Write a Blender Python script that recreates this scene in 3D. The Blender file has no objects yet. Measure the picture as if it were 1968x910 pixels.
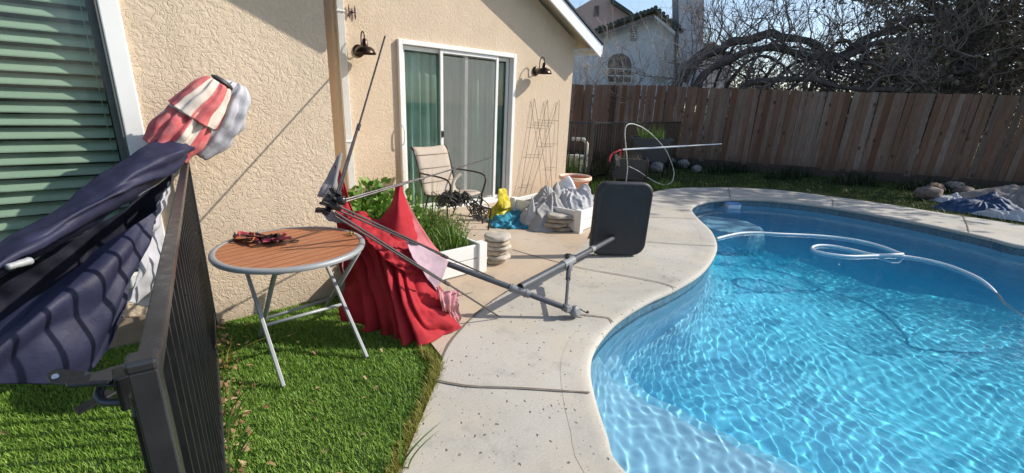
import bpy, bmesh, math, random
import numpy as np
from mathutils import Vector, Matrix, noise as mnoise
random.seed(7)
rng = np.random.default_rng(11)
R = math.radians
SC = bpy.context.scene
COL = SC.collection

# ---------------------------------------------------------------- camera
# camera solved from the photograph's vanishing points (photo pixels 1968x910)
PW, PH, CX, CY = 1968.0, 910.0, 984.0, 455.0
V1 = (2038.0, 245.0); VN = (870.0, 3200.0)
FPX = math.sqrt(-((V1[0]-CX)*(VN[0]-CX) + (V1[1]-CY)*(VN[1]-CY)))
_X = Vector((V1[0]-CX, -(V1[1]-CY), -FPX)).normalized()
_Z = -Vector((VN[0]-CX, -(VN[1]-CY), -FPX)).normalized()
_Y = _Z.cross(_X)
MW = Matrix((_X, _Y, _Z))            # camera space -> world
H = 1.5
cam_d = bpy.data.cameras.new('camera'); cam = bpy.data.objects.new('camera', cam_d); COL.objects.link(cam)
cam.matrix_world = Matrix.Translation((0, 0, H)) @ MW.to_4x4()
cam_d.sensor_width = 36; cam_d.lens = FPX/PW*36
cam_d.clip_start = 0.03; cam_d.clip_end = 2000
SC.camera = cam

# ---------------------------------------------------------------- sky and sun
SUN = Vector((1.22, -0.74, 1.0)).normalized()          # towards the sun
w = bpy.data.worlds.new('World'); SC.world = w; w.use_nodes = True
wn = w.node_tree; wn.nodes.clear()
sky = wn.nodes.new('ShaderNodeTexSky'); sky.sky_type = 'NISHITA'; sky.sun_disc = False
sky.sun_elevation = math.asin(SUN.z); sky.sun_rotation = math.atan2(SUN.x, SUN.y)
sky.air_density = 1.0; sky.dust_density = 1.3; sky.ozone_density = 1.6; sky.altitude = 300
bg = wn.nodes.new('ShaderNodeBackground'); bg.inputs['Strength'].default_value = 0.15
wo = wn.nodes.new('ShaderNodeOutputWorld')
wn.links.new(sky.outputs[0], bg.inputs[0]); wn.links.new(bg.outputs[0], wo.inputs[0])
sd = bpy.data.lights.new('sun', 'SUN'); sd.energy = 4.4; sd.angle = R(0.5); sd.color = (1, 0.94, 0.84)
so = bpy.data.objects.new('sun', sd); COL.objects.link(so)
so.rotation_euler = SUN.to_track_quat('Z', 'Y').to_euler(); so.location = (6, -6, 8)
sd.cycles.is_caustics_light = True
SC.view_settings.view_transform = 'Standard'; SC.view_settings.look = 'None'
SC.view_settings.exposure = 0.36; SC.view_settings.gamma = 1.0
SC.render.engine = 'CYCLES'
cy = SC.cycles
cy.use_denoising = True; cy.denoiser = 'OPENIMAGEDENOISE'
cy.max_bounces = 8; cy.diffuse_bounces = 3; cy.glossy_bounces = 3; cy.transmission_bounces = 6; cy.transparent_max_bounces = 12
cy.caustics_reflective = False; cy.caustics_refractive = True; cy.blur_glossy = 0.5
cy.sample_clamp_indirect = 6
try: cy.use_light_tree = True
except Exception: pass

# ---------------------------------------------------------------- picture -> place helpers
def ray(u, v): return MW @ Vector((u-CX, -(v-CY), -FPX))
def G(u, v, z=0.0):
    d = ray(u, v); t = (z-H)/d.z; return Vector((d.x*t, d.y*t, z))
def WY(u, v, y):
    d = ray(u, v); t = y/d.y; return Vector((d.x*t, y, H+d.z*t))
def WX(u, v, x):
    d = ray(u, v); t = x/d.x; return Vector((x, d.y*t, H+d.z*t))
def WP(u, v, p0, n):                  # hit a vertical (or any) plane
    d = ray(u, v); o = Vector((0, 0, H)); t = (Vector(p0)-o).dot(n)/d.dot(n); return o+d*t

# ---------------------------------------------------------------- object helpers
def root_loc(parent):
    l = Vector((0, 0, 0))
    while parent is not None:
        l += parent.location; parent = parent.parent
    return l
class MB:
    """collects geometry in world coordinates"""
    def __init__(s): s.v = []; s.f = []; s.m = []; s.mi = 0
    def add(s, vs, fs):
        b = len(s.v); s.v += [tuple(x) for x in vs]; s.f += [tuple(b+i for i in f) for f in fs]; s.m += [s.mi]*len(fs); return s
    def box(s, c, size, rot=None):
        hx, hy, hz = size[0]/2, size[1]/2, size[2]/2
        vs = [Vector((x, y, z)) for z in (-hz, hz) for y in (-hy, hy) for x in (-hx, hx)]
        if rot is not None: vs = [rot @ q for q in vs]
        vs = [q+Vector(c) for q in vs]
        return s.add(vs, [(0,2,3,1),(4,5,7,6),(0,1,5,4),(2,6,7,3),(0,4,6,2),(1,3,7,5)])
    def beam(s, a, b, wd, ht, up=(0, 0, 1)):
        a = Vector(a); b = Vector(b); d = (b-a); L = d.length; d.normalize()
        up = Vector(up)
        if abs(d.dot(up)) > .99: up = Vector((0, 1, 0))
        sd_ = d.cross(up).normalized(); u2 = sd_.cross(d)
        M3 = Matrix((sd_, d, u2)).transposed()
        return s.box((a+b)/2, (wd, L, ht), M3)
    def tube(s, pts, r, n=8, cap=True, closed=False):
        pts = [Vector(p) for p in pts]; k = len(pts)
        rs = r if hasattr(r, '__len__') else [r]*k
        b = len(s.v); prev = None
        for i, p in enumerate(pts):
            if closed: t = pts[(i+1) % k]-pts[i-1]
            else: t = pts[min(i+1, k-1)]-pts[max(i-1, 0)]
            if t.length < 1e-9: t = Vector((0, 0, 1))
            t.normalize()
            if prev is None:
                a = t.cross(Vector((0, 0, 1)))
                if a.length < .05: a = t.cross(Vector((1, 0, 0)))
                a.normalize()
            else:
                a = prev-t*prev.dot(t)
                if a.length < 1e-6: a = t.orthogonal()
                a.normalize()
            prev = a; c = t.cross(a)
            for j in range(n):
                th = 2*math.pi*j/n
                s.v.append(tuple(p+(a*math.cos(th)+c*math.sin(th))*rs[i]))
        m = k if closed else k-1
        for i in range(m):
            for j in range(n):
                i2 = (i+1) % k
                s.f.append((b+i*n+j, b+i*n+(j+1) % n, b+i2*n+(j+1) % n, b+i2*n+j)); s.m.append(s.mi)
        if cap and not closed:
            s.f.append(tuple(b+j for j in range(n-1, -1, -1))); s.m.append(s.mi)
            s.f.append(tuple(b+(k-1)*n+j for j in range(n))); s.m.append(s.mi)
        return s
    def lathe(s, c, prof, n=32, rot=None, wob=0, seed=0):
        """prof = [(r,z)...]"""
        b = len(s.v); rr = random.Random(seed)
        ph = [rr.uniform(0, 6.28) for _ in range(4)]
        for (r, z) in prof:
            for j in range(n):
                th = 2*math.pi*j/n
                k = 1+wob*(math.sin(2*th+ph[0])+.6*math.sin(3*th+ph[1])+.4*math.sin(5*th+ph[2]))
                q = Vector((r*k*math.cos(th), r*k*math.sin(th), z))
                if rot is not None: q = rot @ q
                s.v.append(tuple(q+Vector(c)))
        for i in range(len(prof)-1):
            for j in range(n):
                s.f.append((b+i*n+j, b+i*n+(j+1) % n, b+(i+1)*n+(j+1) % n, b+(i+1)*n+j)); s.m.append(s.mi)
        return s
    def prism(s, poly, z0, z1):
        n = len(poly); b = [(p[0], p[1], z0) for p in poly]+[(p[0], p[1], z1) for p in poly]
        fs = [tuple(range(n-1, -1, -1)), tuple(range(n, 2*n))]+[(i, (i+1) % n, n+(i+1) % n, n+i) for i in range(n)]
        return s.add(b, fs)
    def extr(s, poly3, off):
        n = len(poly3); off = Vector(off); b = [Vector(p) for p in poly3]; b += [p+off for p in b]
        fs = [tuple(range(n-1, -1, -1)), tuple(range(n, 2*n))]+[(i, (i+1) % n, n+(i+1) % n, n+i) for i in range(n)]
        return s.add(b, fs)
    def grid(s, rows, closed=False):
        nr = len(rows); nc = len(rows[0]); b = len(s.v)
        for r_ in rows: s.v += [tuple(p) for p in r_]
        for i in range(nr-1):
            for j in range(nc if closed else nc-1):
                j2 = (j+1) % nc
                s.f.append((b+i*nc+j, b+i*nc+j2, b+(i+1)*nc+j2, b+(i+1)*nc+j)); s.m.append(s.mi)
        return s
    def build(s, name, mat, parent=None, smooth=False, bevel=0, solid=0, sub=0, loc=None, seg=2, angle=35, local=False, offset=-1):
        l = root_loc(parent) if parent is not None else Vector(loc if loc is not None else (0, 0, 0))
        me = bpy.data.meshes.new(name)
        if local: vs = s.v
        else: vs = [(a-l.x, b_-l.y, c-l.z) for a, b_, c in s.v]
        me.from_pydata(vs, [], s.f)
        for mm in (mat if isinstance(mat, (list, tuple)) else [mat]): me.materials.append(mm)
        if isinstance(mat, (list, tuple)): me.polygons.foreach_set('material_index', s.m)
        if smooth: me.polygons.foreach_set('use_smooth', [True]*len(me.polygons))
        me.update()
        bm = bmesh.new(); bm.from_mesh(me); bmesh.ops.recalc_face_normals(bm, faces=bm.faces); bm.to_mesh(me); bm.free()
        o = bpy.data.objects.new(name, me); COL.objects.link(o)
        if parent is not None: o.parent = parent
        elif not local or loc is not None: o.location = l
        if solid: m_ = o.modifiers.new('t', 'SOLIDIFY'); m_.thickness = solid; m_.offset = offset
        if sub: m_ = o.modifiers.new('s', 'SUBSURF'); m_.levels = sub; m_.render_levels = sub
        if bevel:
            m_ = o.modifiers.new('b', 'BEVEL'); m_.width = bevel; m_.segments = seg; m_.limit_method = 'ANGLE'; m_.angle_limit = R(angle)
            m_.harden_normals = False
        if smooth and angle < 180 and (bevel or smooth == 'auto'):
            try:
                me.set_sharp_from_angle(angle=R(angle))
            except Exception: pass
        return o
def tag(o, label=None, cat=None, group=None, kind=None):
    if label: o['label'] = label
    if cat: o['category'] = cat
    if group: o['group'] = group
    if kind: o['kind'] = kind
    return o
def thing(name, label, cat, loc=(0, 0, 0), group=None):
    o = bpy.data.objects.new(name, None); COL.objects.link(o); o.location = loc; o.empty_display_size = .1
    return tag(o, label, cat, group)
def dup(o, loc=None, rotz=None, label=None, scale=None):
    c = o.copy(); COL.objects.link(c)
    if loc is not None: c.location = loc
    if rotz is not None: c.rotation_euler = (0, 0, rotz)
    if scale is not None: c.scale = scale
    if label: c['label'] = label
    for ch in list(o.children):
        d = ch.copy(); COL.objects.link(d); d.parent = c
        for g in list(ch.children):
            e = g.copy(); COL.objects.link(e); e.parent = d
    return c
def crom(pts, n=8, closed=False):
    """Catmull-Rom through points"""
    P = [np.array(p, float) for p in pts]; k = len(P); out = []
    rngi = range(k) if closed else range(k-1)
    for i in rngi:
        if closed: a, b, c, d = P[i-1], P[i], P[(i+1) % k], P[(i+2) % k]
        else: a, b, c, d = P[max(i-1, 0)], P[i], P[i+1], P[min(i+2, k-1)]
        for j in range(n):
            t = j/n
            out.append(.5*((2*b)+(c-a)*t+(2*a-5*b+4*c-d)*t*t+(3*b-a-3*c+d)*t**3))
    if not closed: out.append(P[-1])
    return [Vector(tuple(map(float, o))) for o in out]

# ---------------------------------------------------------------- material helpers
class NT:
    def __init__(s, name):
        s.m = bpy.data.materials.new(name); s.m.use_nodes = True; s.t = s.m.node_tree; s.t.nodes.clear()
        s.out = s.n('OutputMaterial'); s.p = s.n('BsdfPrincipled'); s.l(s.p.outputs[0], s.out.inputs[0])
        s._tc = None
    def n(s, ty, **kw):
        nd = s.t.nodes.new('ShaderNode'+ty)
        for k, v in kw.items(): setattr(nd, k, v)
        return nd
    def l(s, a, b): s.t.links.new(a, b)
    def co(s, which='Object', scale=None, rot=None):
        tc = s.n('TexCoord'); o = tc.outputs[which]
        if scale is not None or rot is not None:
            mp = s.n('Mapping')
            if scale is not None: mp.inputs['Scale'].default_value = scale if hasattr(scale, '__len__') else (scale,)*3
            if rot is not None: mp.inputs['Rotation'].default_value = rot
            s.l(o, mp.inputs[0]); o = mp.outputs[0]
        return o
    def noise(s, co, scale, detail=3, rough=.55, dist=0, out=0):
        nd = s.n('TexNoise'); nd.inputs['Scale'].default_value = scale; nd.inputs['Detail'].default_value = detail
        nd.inputs['Roughness'].default_value = rough; nd.inputs['Distortion'].default_value = dist
        s.l(co, nd.inputs['Vector']); return nd.outputs[out]
    def vor(s, co, scale, feature='F1', out='Distance', rand=1):
        nd = s.n('TexVoronoi'); nd.feature = feature; nd.inputs['Scale'].default_value = scale
        nd.inputs['Randomness'].default_value = rand
        s.l(co, nd.inputs['Vector']); return nd.outputs[out]
    def ramp(s, fac, stops, interp='LINEAR'):
        nd = s.n('ValToRGB'); cr = nd.color_ramp; cr.interpolation = interp
        while len(cr.elements) < len(stops): cr.elements.new(.5)
        for e, (p, c) in zip(cr.elements, stops):
            e.position = p; e.color = tuple(c)+(1,) if hasattr(c, '__len__') else (c, c, c, 1)
        s.l(fac, nd.inputs[0]); return nd.outputs[0]
    def mix(s, fac, a, b, mode='MIX'):
        nd = s.n('MixRGB'); nd.blend_type = mode
        for i, x in enumerate((fac, a, b)):
            if isinstance(x, (int, float)): nd.inputs[i].default_value = x if i == 0 else (x, x, x, 1)
            elif isinstance(x, (tuple, list)): nd.inputs[i].default_value = tuple(x)+(1,)
            else: s.l(x, nd.inputs[i])
        return nd.outputs[0]
    def math(s, op, a, b=0.0, clamp=False):
        nd = s.n('Math'); nd.operation = op; nd.use_clamp = clamp
        for i, x in enumerate((a, b)):
            if isinstance(x, (int, float)): nd.inputs[i].default_value = x
            else: s.l(x, nd.inputs[i])
        return nd.outputs[0]
    def bump(s, h, strength=.5, dist=.01, prev=None):
        nd = s.n('Bump'); nd.inputs['Strength'].default_value = strength; nd.inputs['Distance'].default_value = dist
        s.l(h, nd.inputs['Height'])
        if prev is not None: s.l(prev, nd.inputs['Normal'])
        s.l(nd.outputs[0], s.p.inputs['Normal']); return nd.outputs[0]
    def set(s, **kw):
        for k, v in kw.items():
            i = s.p.inputs[k.replace('_', ' ')]
            if isinstance(v, (int, float)): i.default_value = v
            elif isinstance(v, (tuple, list)): i.default_value = tuple(v)+(1,)
            else: s.l(v, i)
        return s
def simple(name, col, rough=.6, metal=0, var=.12, vs=8, bump=0, bs=60, spec=.5, **kw):
    """plain procedural material: base colour broken up by two noises"""
    t = NT(name); co = t.co()
    n1 = t.noise(co, vs, 4); 
    dark = tuple(c*(1-var) for c in col); light = tuple(min(1, c*(1+var)) for c in col)
    c = t.ramp(n1, [(.3, dark), (.7, light)])
    t.set(Base_Color=c, Metallic=metal, Specular_IOR_Level=spec)
    r = t.ramp(t.noise(co, vs*3, 3), [(.3, max(0, rough-.08)), (.7, min(1, rough+.08))]); t.set(Roughness=r)
    if bump: t.bump(t.noise(co, bs, 4), bump, .004)
    t.set(**kw)
    return t.m

# ================================================================ SETTING
# ---------------------------------------------------------------- materials of the setting
def m_stucco(name='stucco_finish', col=(0.64, 0.51, 0.375)):
    t = NT(name); co = t.co()
    mp = t.n('MixRGB'); mp.blend_type = 'ADD'; mp.inputs[0].default_value = .09; t.l(co, mp.inputs[1]); t.l(t.noise(co, 5, 3, out=1), mp.inputs[2])
    def grooves(src, sc, lo, hi, dist=0):
        n_ = t.noise(src, sc, 2.5, .5, dist)
        r_ = t.math('ABSOLUTE', t.math('SUBTRACT', n_, .5))
        return t.ramp(r_, [(lo, 0), (hi, 1)])
    g1 = grooves(mp.outputs[0], 11, .0, .030, .4)
    g2 = grooves(mp.outputs[0], 24, .0, .05, .8)
    patch = t.ramp(t.noise(co, 6.0, 3), [(.44, 0), (.58, 1)])
    patch2 = t.ramp(t.noise(co, 3.1, 2), [(.40, 0), (.62, 1)])
    lump = t.ramp(t.noise(mp.outputs[0], 34, 3, .55, .8), [(.40, 0), (.56, 1)])
    hgt = t.mix(patch, g2, lump); hgt = t.mix(.55, hgt, t.mix(patch2, 1.0, g1), 'MULTIPLY')
    fine = t.noise(co, 160, 3)
    h2 = t.mix(.28, hgt, fine)
    b1 = t.bump(h2, .60, .007)
    base = t.ramp(t.noise(co, 1.3, 4), [(.3, tuple(c*.93 for c in col)), (.7, tuple(min(1, c*1.05) for c in col))])
    base = t.mix(.10, base, t.ramp(fine, [(.3, tuple(c*.7 for c in col)), (.7, tuple(min(1, c*1.25) for c in col))]))
    sz = t.n('SeparateXYZ'); gg = t.n('NewGeometry'); t.l(gg.outputs['Position'], sz.inputs[0])
    splash = t.ramp(t.math('ADD', sz.outputs[2], t.math('MULTIPLY', t.noise(co, 5, 5, .7), .5)), [(.25, .55), (.52, 0)])
    base = t.mix(splash, base, tuple(c*.62 for c in col))
    vert = t.co('Object', (3.2, 3.2, .25)); run = t.ramp(t.noise(vert, 2.2, 5, .65), [(.50, 0), (.75, .22)])
    base = t.mix(run, base, tuple(c*.70 for c in col))
    t.set(Base_Color=base, Roughness=.9, Specular_IOR_Level=.2)
    return t.m
def m_deck(name, c0, c1, pits=1.0):
    t = NT(name); co = t.co()
    big = t.noise(co, 1.1, 5, .6)
    base = t.ramp(big, [(.3, c0), (.7, c1)])
    spk = t.noise(co, 90, 4, .7)
    base = t.mix(.22, base, t.ramp(spk, [(.3, .16), (.75, .72)]))
    mp = t.n('MixRGB'); mp.blend_type = 'ADD'; mp.inputs[0].default_value = .02; t.l(co, mp.inputs[1]); t.l(t.noise(co, 40, 2, out=1), mp.inputs[2])
    v = t.vor(mp.outputs[0], 17, 'F1')
    pit = t.ramp(v, [(.09, 1), (.15, 0)])
    dens = t.ramp(t.noise(co, 3.1, 3), [(.36, 0), (.46, 1)])
    v2 = t.vor(mp.outputs[0], 33, 'F1'); pit2 = t.ramp(v2, [(.08, 1), (.13, 0)])
    dens2 = t.ramp(t.noise(co, 5.1, 3), [(.44, 0), (.56, 1)])
    pm = t.math('MAXIMUM', t.math('MULTIPLY', pit, dens), t.math('MULTIPLY', pit2, dens2))
    pm = t.math('MULTIPLY', pm, pits)
    wet = t.ramp(t.noise(co, .75, 6, .7, .6), [(.44, 0), (.60, .35)]); base = t.mix(wet, base, tuple(c*.72 for c in c0))
    warm = t.ramp(t.noise(co, 1.9, 4, .6), [(.45, 0), (.7, .5)]); base = t.mix(warm, base, (c1[0]*1.02, c1[1]*.95, c1[2]*.84))
    # grey lichen stains
    stn = t.ramp(t.noise(co, 3.3, 6, .75), [(.56, 0), (.72, 1)])
    stain = t.math('MULTIPLY', stn, t.ramp(spk, [(.4, .1), (.6, .8)]))
    base = t.mix(stain, base, (.20, .195, .18))
    base = t.mix(t.math('MULTIPLY', pm, .8), base, (.13, .115, .095))
    t.set(Base_Color=base, Roughness=.88, Specular_IOR_Level=.25)
    h = t.math('SUBTRACT', t.math('MULTIPLY', spk, .12), pm)
    t.bump(h, .8, .006)
    return t.m
M = {}
M['stucco'] = m_stucco()
M['deck'] = m_deck('weathered_concrete', (.40, .37, .31), (.51, .475, .405))
M['patio'] = m_deck('tan_stained_concrete', (.43, .32, .215), (.53, .43, .32), .12)
M['joint'] = simple('joint_grit', (.16, .13, .10), .95, bump=.5)
M['coping'] = m_deck('coping_concrete', (.42, .415, .39), (.52, .515, .48), .25)

# ---------------------------------------------------------------- pool outline (photo pixels on the deck level -> place)
POOL_PX = [(1205, 910), (1163, 828), (1139, 752), (1132, 700), (1147, 658), (1186, 614), (1243, 578), (1298, 553), (1345, 524), (1370, 494),
           (1377, 468), (1366, 443), (1343, 421), (1329, 402), (1343, 391), (1378, 384), (1440, 382), (1520, 388), (1600, 398), (1700, 415), (1800, 435), (1900, 457), (1968, 473)]
pool_pts = [G(u, v) for u, v in POOL_PX]
pool_pts += [Vector((9.0, -1.0, 0)), Vector((8.6, -2.1, 0)), Vector((7.6, -3.0, 0)), Vector((6.0, -3.5, 0)), Vector((4.2, -3.2, 0)), Vector((2.8, -2.3, 0)), Vector((1.8, -1.0, 0)), Vector((1.35, .1, 0))]
LOOP = crom([(p.x, p.y, 0) for p in pool_pts], 8, closed=True)
# even spacing
def resample(loop, step, closed=True):
    P = np.array([[p.x, p.y] for p in loop]);
    if closed: P = np.vstack([P, P[:1]])
    d = np.r_[0, np.cumsum(np.linalg.norm(np.diff(P, axis=0), axis=1))]
    n = max(4, int(d[-1]/step)); s_ = np.linspace(0, d[-1], n+1)
    if closed: s_ = s_[:-1]
    return np.stack([np.interp(s_, d, P[:, 0]), np.interp(s_, d, P[:, 1])], 1)
LP = resample(LOOP, .06)
def offset_loop(P, o):
    t = np.roll(P, -1, 0)-np.roll(P, 1, 0); t /= np.linalg.norm(t, axis=1)[:, None]
    nrm = np.stack([t[:, 1], -t[:, 0]], 1)
    area = np.sum(P[:, 0]*np.roll(P[:, 1], -1)-np.roll(P[:, 0], -1)*P[:, 1])
    if area < 0: nrm = -nrm
    return P+nrm*o
def inside(P, x, y):
    x = np.asarray(x); y = np.asarray(y); c = np.zeros(x.shape, bool); n = len(P); j = n-1
    for i in range(n):
        xi, yi = P[i]; xj, yj = P[j]
        cond = ((yi > y) != (yj > y)) & (x < (xj-xi)*(y-yi)/(yj-yi+1e-12)+xi)
        c ^= cond; j = i
    return c
def dist_loop(P, x, y):
    Q = np.stack([x.ravel(), y.ravel()], 1); out = np.empty(len(Q))
    A = P; B = np.roll(P, -1, 0); AB = B-A; L2 = (AB**2).sum(1)
    for k in range(0, len(Q), 4000):
        q = Q[k:k+4000, None, :]; t = np.clip(((q-A)*AB).sum(2)/L2, 0, 1)
        out[k:k+4000] = np.sqrt((((A+t[..., None]*AB)-q)**2).sum(2)).min(1)
    return out.reshape(x.shape)
def clip_grid(P, x0, x1, y0, y1, step, margin, zf):
    xs = np.arange(x0, x1, step); ys = np.arange(y0, y1, step); X, Y = np.meshgrid(xs, ys, indexing='ij')
    ins = inside(P, X, Y); d = dist_loop(P[::2], X, Y); keep = ins | (d < margin)
    sdist = np.where(ins, d, -d); Z = zf(X, Y, sdist)
    cell = keep[:-1, :-1] & keep[1:, :-1] & keep[:-1, 1:] & keep[1:, 1:]
    idx = -np.ones(X.shape, int); used = np.zeros(X.shape, bool)
    used[:-1, :-1] |= cell; used[1:, :-1] |= cell; used[:-1, 1:] |= cell; used[1:, 1:] |= cell
    idx[used] = np.arange(used.sum()); V = np.stack([X[used], Y[used], Z[used]], 1)
    i, j = np.nonzero(cell)
    F = np.stack([idx[i, j], idx[i+1, j], idx[i+1, j+1], idx[i, j+1]], 1)
    return V, F
def np_mesh(name, V, F, mat, smooth=True, attrs=None):
    me = bpy.data.meshes.new(name); V = np.asarray(V, 'f'); F = np.asarray(F, 'i'); k = F.shape[1]
    me.vertices.add(len(V)); me.vertices.foreach_set('co', V.ravel())
    me.loops.add(F.size); me.loops.foreach_set('vertex_index', F.ravel())
    me.polygons.add(len(F)); me.polygons.foreach_set('loop_start', np.arange(0, F.size, k, dtype='i'))
    if smooth: me.polygons.foreach_set('use_smooth', np.ones(len(F), bool))
    me.materials.append(mat); me.update(calc_edges=True); me.validate()
    o = bpy.data.objects.new(name, me); COL.objects.link(o); return o

BX = (LP[:, 0].min()-.2, LP[:, 0].max()+.2, LP[:, 1].min()-.2, LP[:, 1].max()+.2)
WATER_Z = -.135
STEP_A, STEP_B = G(1150, 668, -.2), G(1680, 905, -.2)       # edge line of the shallow bench
def floor_z(X, Y, sd_):
    dirx, diry = (STEP_B-STEP_A).x, (STEP_B-STEP_A).y; L = math.hypot(dirx, diry)
    side = ((X-STEP_A.x)*diry-(Y-STEP_A.y)*dirx)/L            # + = camera side
    side = side+.05*np.sin(X*2.1)
    depth = 1.15+.30*np.clip((X-3.0)/4.5, 0, 1)+.10*np.sin(X*.8+Y*.6)
    dw = .40
    k = np.clip((side+.04)/.10, 0, 1); k = k*k*(3-2*k)
    k2 = np.clip((side+.40)/.10, 0, 1); k2 = k2*k2*(3-2*k2)
    depth = depth*(1-k2)+.82*k2
    depth = depth*(1-k)+dw*k
    # swim-out ledge in the far corner
    lx, ly = 7.15, 3.05
    rr = np.hypot(X-lx, Y-ly); q = np.clip((.62-rr)/.12, 0, 1); q = q*q*(3-2*q)
    depth = depth*(1-q)+.45*q
    r = np.minimum(.38, depth*.7); d = np.clip(sd_, 0, r); cove = r-np.sqrt(np.maximum(r*r-(r-d)**2, 0))
    return WATER_Z-depth+cove
t = NT('pool_plaster'); co = t.co()
c = t.ramp(t.noise(co, 2.5, 5, .65), [(.3, (.004, .58, .89)), (.7, (.010, .72, .98))])
c = t.mix(.25, c, t.ramp(t.noise(co, 45, 3), [(.35, (.003, .47, .80)), (.65, (.03, .82, .98))]))
# the shallow bench plaster is paler: less water over it
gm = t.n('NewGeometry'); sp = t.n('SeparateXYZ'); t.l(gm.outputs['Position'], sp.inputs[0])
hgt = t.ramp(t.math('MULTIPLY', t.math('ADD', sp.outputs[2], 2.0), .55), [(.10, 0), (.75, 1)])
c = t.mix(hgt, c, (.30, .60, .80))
t.set(Base_Color=c, Roughness=.8, Specular_IOR_Level=.1)
M['plaster'] = t.m
V, F = clip_grid(LP, *BX, .045, .10, floor_z)
pf = tag(np_mesh('pool_floor', V, F, M['plaster']), kind='structure')
wallmb = MB(); zs = [-.02, -.2, -.4, -.7, -1.0, -1.4, -2.2]
wallmb.grid([[(x, y, z) for x, y in offset_loop(LP, .03)] for z in zs], closed=True)
pw = tag(wallmb.build('pool_wall', M['plaster'], smooth=True), kind='structure')
for o in (pf, pw): o.cycles.is_caustics_receiver = True
# waterline tiles
t = NT('waterline_tile'); co = t.co()
br = t.n('TexBrick'); br.offset = 0; br.inputs['Scale'].default_value = 1; br.inputs['Mortar Size'].default_value = .004
br.inputs['Brick Width'].default_value = .152; br.inputs['Row Height'].default_value = .152
uvn = t.n('UVMap'); uvn.uv_map = 'UVMap'; t.l(uvn.outputs[0], br.inputs['Vector'])
br.inputs['Color1'].default_value = (.03, .09, .15, 1); br.inputs['Color2'].default_value = (.05, .13, .20, 1); br.inputs['Mortar'].default_value = (.20, .23, .24, 1)
cc = t.mix(.45, br.outputs[0], t.ramp(t.noise(co, 60, 4), [(.35, (.03, .06, .09)), (.65, (.2, .28, .3))]))
t.set(Base_Color=cc, Roughness=.25)
M['tile'] = t.m
tm = MB(); tp = offset_loop(LP, .022); zt = [-.035, -.10, -.187]
tm.grid([[(x, y, z) for x, y in np.vstack([tp, tp[:1]])] for z in zt])
to = tag(tm.build('waterline_tiles', M['tile'], smooth=True), kind='structure')
uv = to.data.uv_layers.new(name='UVMap'); n1 = len(tp)+1
arc = np.r_[0, np.cumsum(np.linalg.norm(np.diff(np.vstack([tp, tp[:1]]), axis=0), axis=1))]
for lp_ in to.data.loops:
    vi = lp_.vertex_index; uv.data[lp_.index].uv = (arc[vi % n1], to.data.vertices[vi].co.z+.035)
# coping: rounded concrete nose over the water
cm = MB(); prof = [(.34, .0035), (.17, .0012), (.06, .0025), (.018, .002), (-.004, -.007), (-.012, -.024), (-.006, -.044), (.03, -.052), (.12, -.055)]
CW = []
for k, (o_, z) in enumerate(prof):
    CW.append([(x, y, z) for x, y in offset_loop(LP, o_)])
cm.grid(CW[1:], closed=True)
tag(cm.build('pool_coping', M['deck'], smooth=True), kind='structure')

# water: real ripples in the mesh, so the sun is really focused on the floor
def waves(X, Y):
    r2 = np.random.default_rng(5); Z = np.zeros_like(X)
    wx = X+.10*np.sin(1.7*Y+1)+.06*np.sin(4.1*X+2.2*Y); wy = Y+.10*np.sin(1.9*X+.4)+.05*np.sin(3.7*Y-2.9*X)
    for lam, amp, n in ((.55, .00036, 5), (.22, .00026, 10), (.105, .00030, 16), (.062, .00011, 16)):
        for _ in range(n):
            th = r2.normal(2.5, .95); kx = 2*np.pi/lam*math.cos(th); ky = 2*np.pi/lam*math.sin(th); l2 = r2.uniform(.8, 1.25)
            Z += amp/math.sqrt(n)*1.4*np.sin((kx*wx+ky*wy)*l2+r2.uniform(0, 6.28))
    return Z
def wz(X, Y, sd_): return WATER_Z+waves(X, Y)*np.clip(.75+.3*np.sin(X*.9-Y*.7), .45, 1.1)
V, F = clip_grid(LP, *BX, .0145, .045, wz)
t = NT('clear_water')
t.t.nodes.remove(t.p)
gl = t.n('BsdfGlass'); gl.inputs['IOR'].default_value = 1.333; gl.inputs['Roughness'].default_value = 0.0
gl.inputs['Color'].default_value = (.98, 1, 1, 1); t.l(gl.outputs[0], t.out.inputs[0])
water = tag(np_mesh('pool_water', V, F, t.m), kind='structure')
water.cycles.is_caustics_caster = True

# ---------------------------------------------------------------- ground with the pool cut out
def holed_sheet(name, outer, hole, z, mat):
    bm = bmesh.new()
    def ring(P):
        vs = [bm.verts.new((x, y, z)) for x, y in P]
        return [bm.edges.new((vs[i], vs[(i+1) % len(vs)])) for i in range(len(vs))]
    e = ring(outer)
    if hole is not None: e += ring(hole)
    bmesh.ops.triangle_fill(bm, edges=e, use_beauty=True)
    for f in bm.faces:
        if f.normal.z < 0: f.normal_flip()
    me = bpy.data.meshes.new(name); bm.to_mesh(me); bm.free(); me.materials.append(mat)
    o = bpy.data.objects.new(name, me); COL.objects.link(o); return tag(o, kind='structure')
t = NT('lawn_soil'); co = t.co()
c = t.ramp(t.noise(co, 1.6, 6, .65), [(.30, (.045, .034, .022)), (.5, (.035, .05, .014)), (.7, (.06, .085, .02))])
c = t.mix(.4, c, t.ramp(t.noise(co, 40, 4), [(.3, (.015, .02, .007)), (.7, (.11, .12, .04))]))
t.set(Base_Color=c, Roughness=.95, Specular_IOR_Level=.1); t.bump(t.noise(co, 30, 5), .9, .03)
M['soil'] = t.m
big = [(-300, -300), (400, -300), (400, 400), (-300, 400)]
holed_sheet('ground', big, offset_loop(LP, .12)[::2], -.03, M['soil'])
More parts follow.
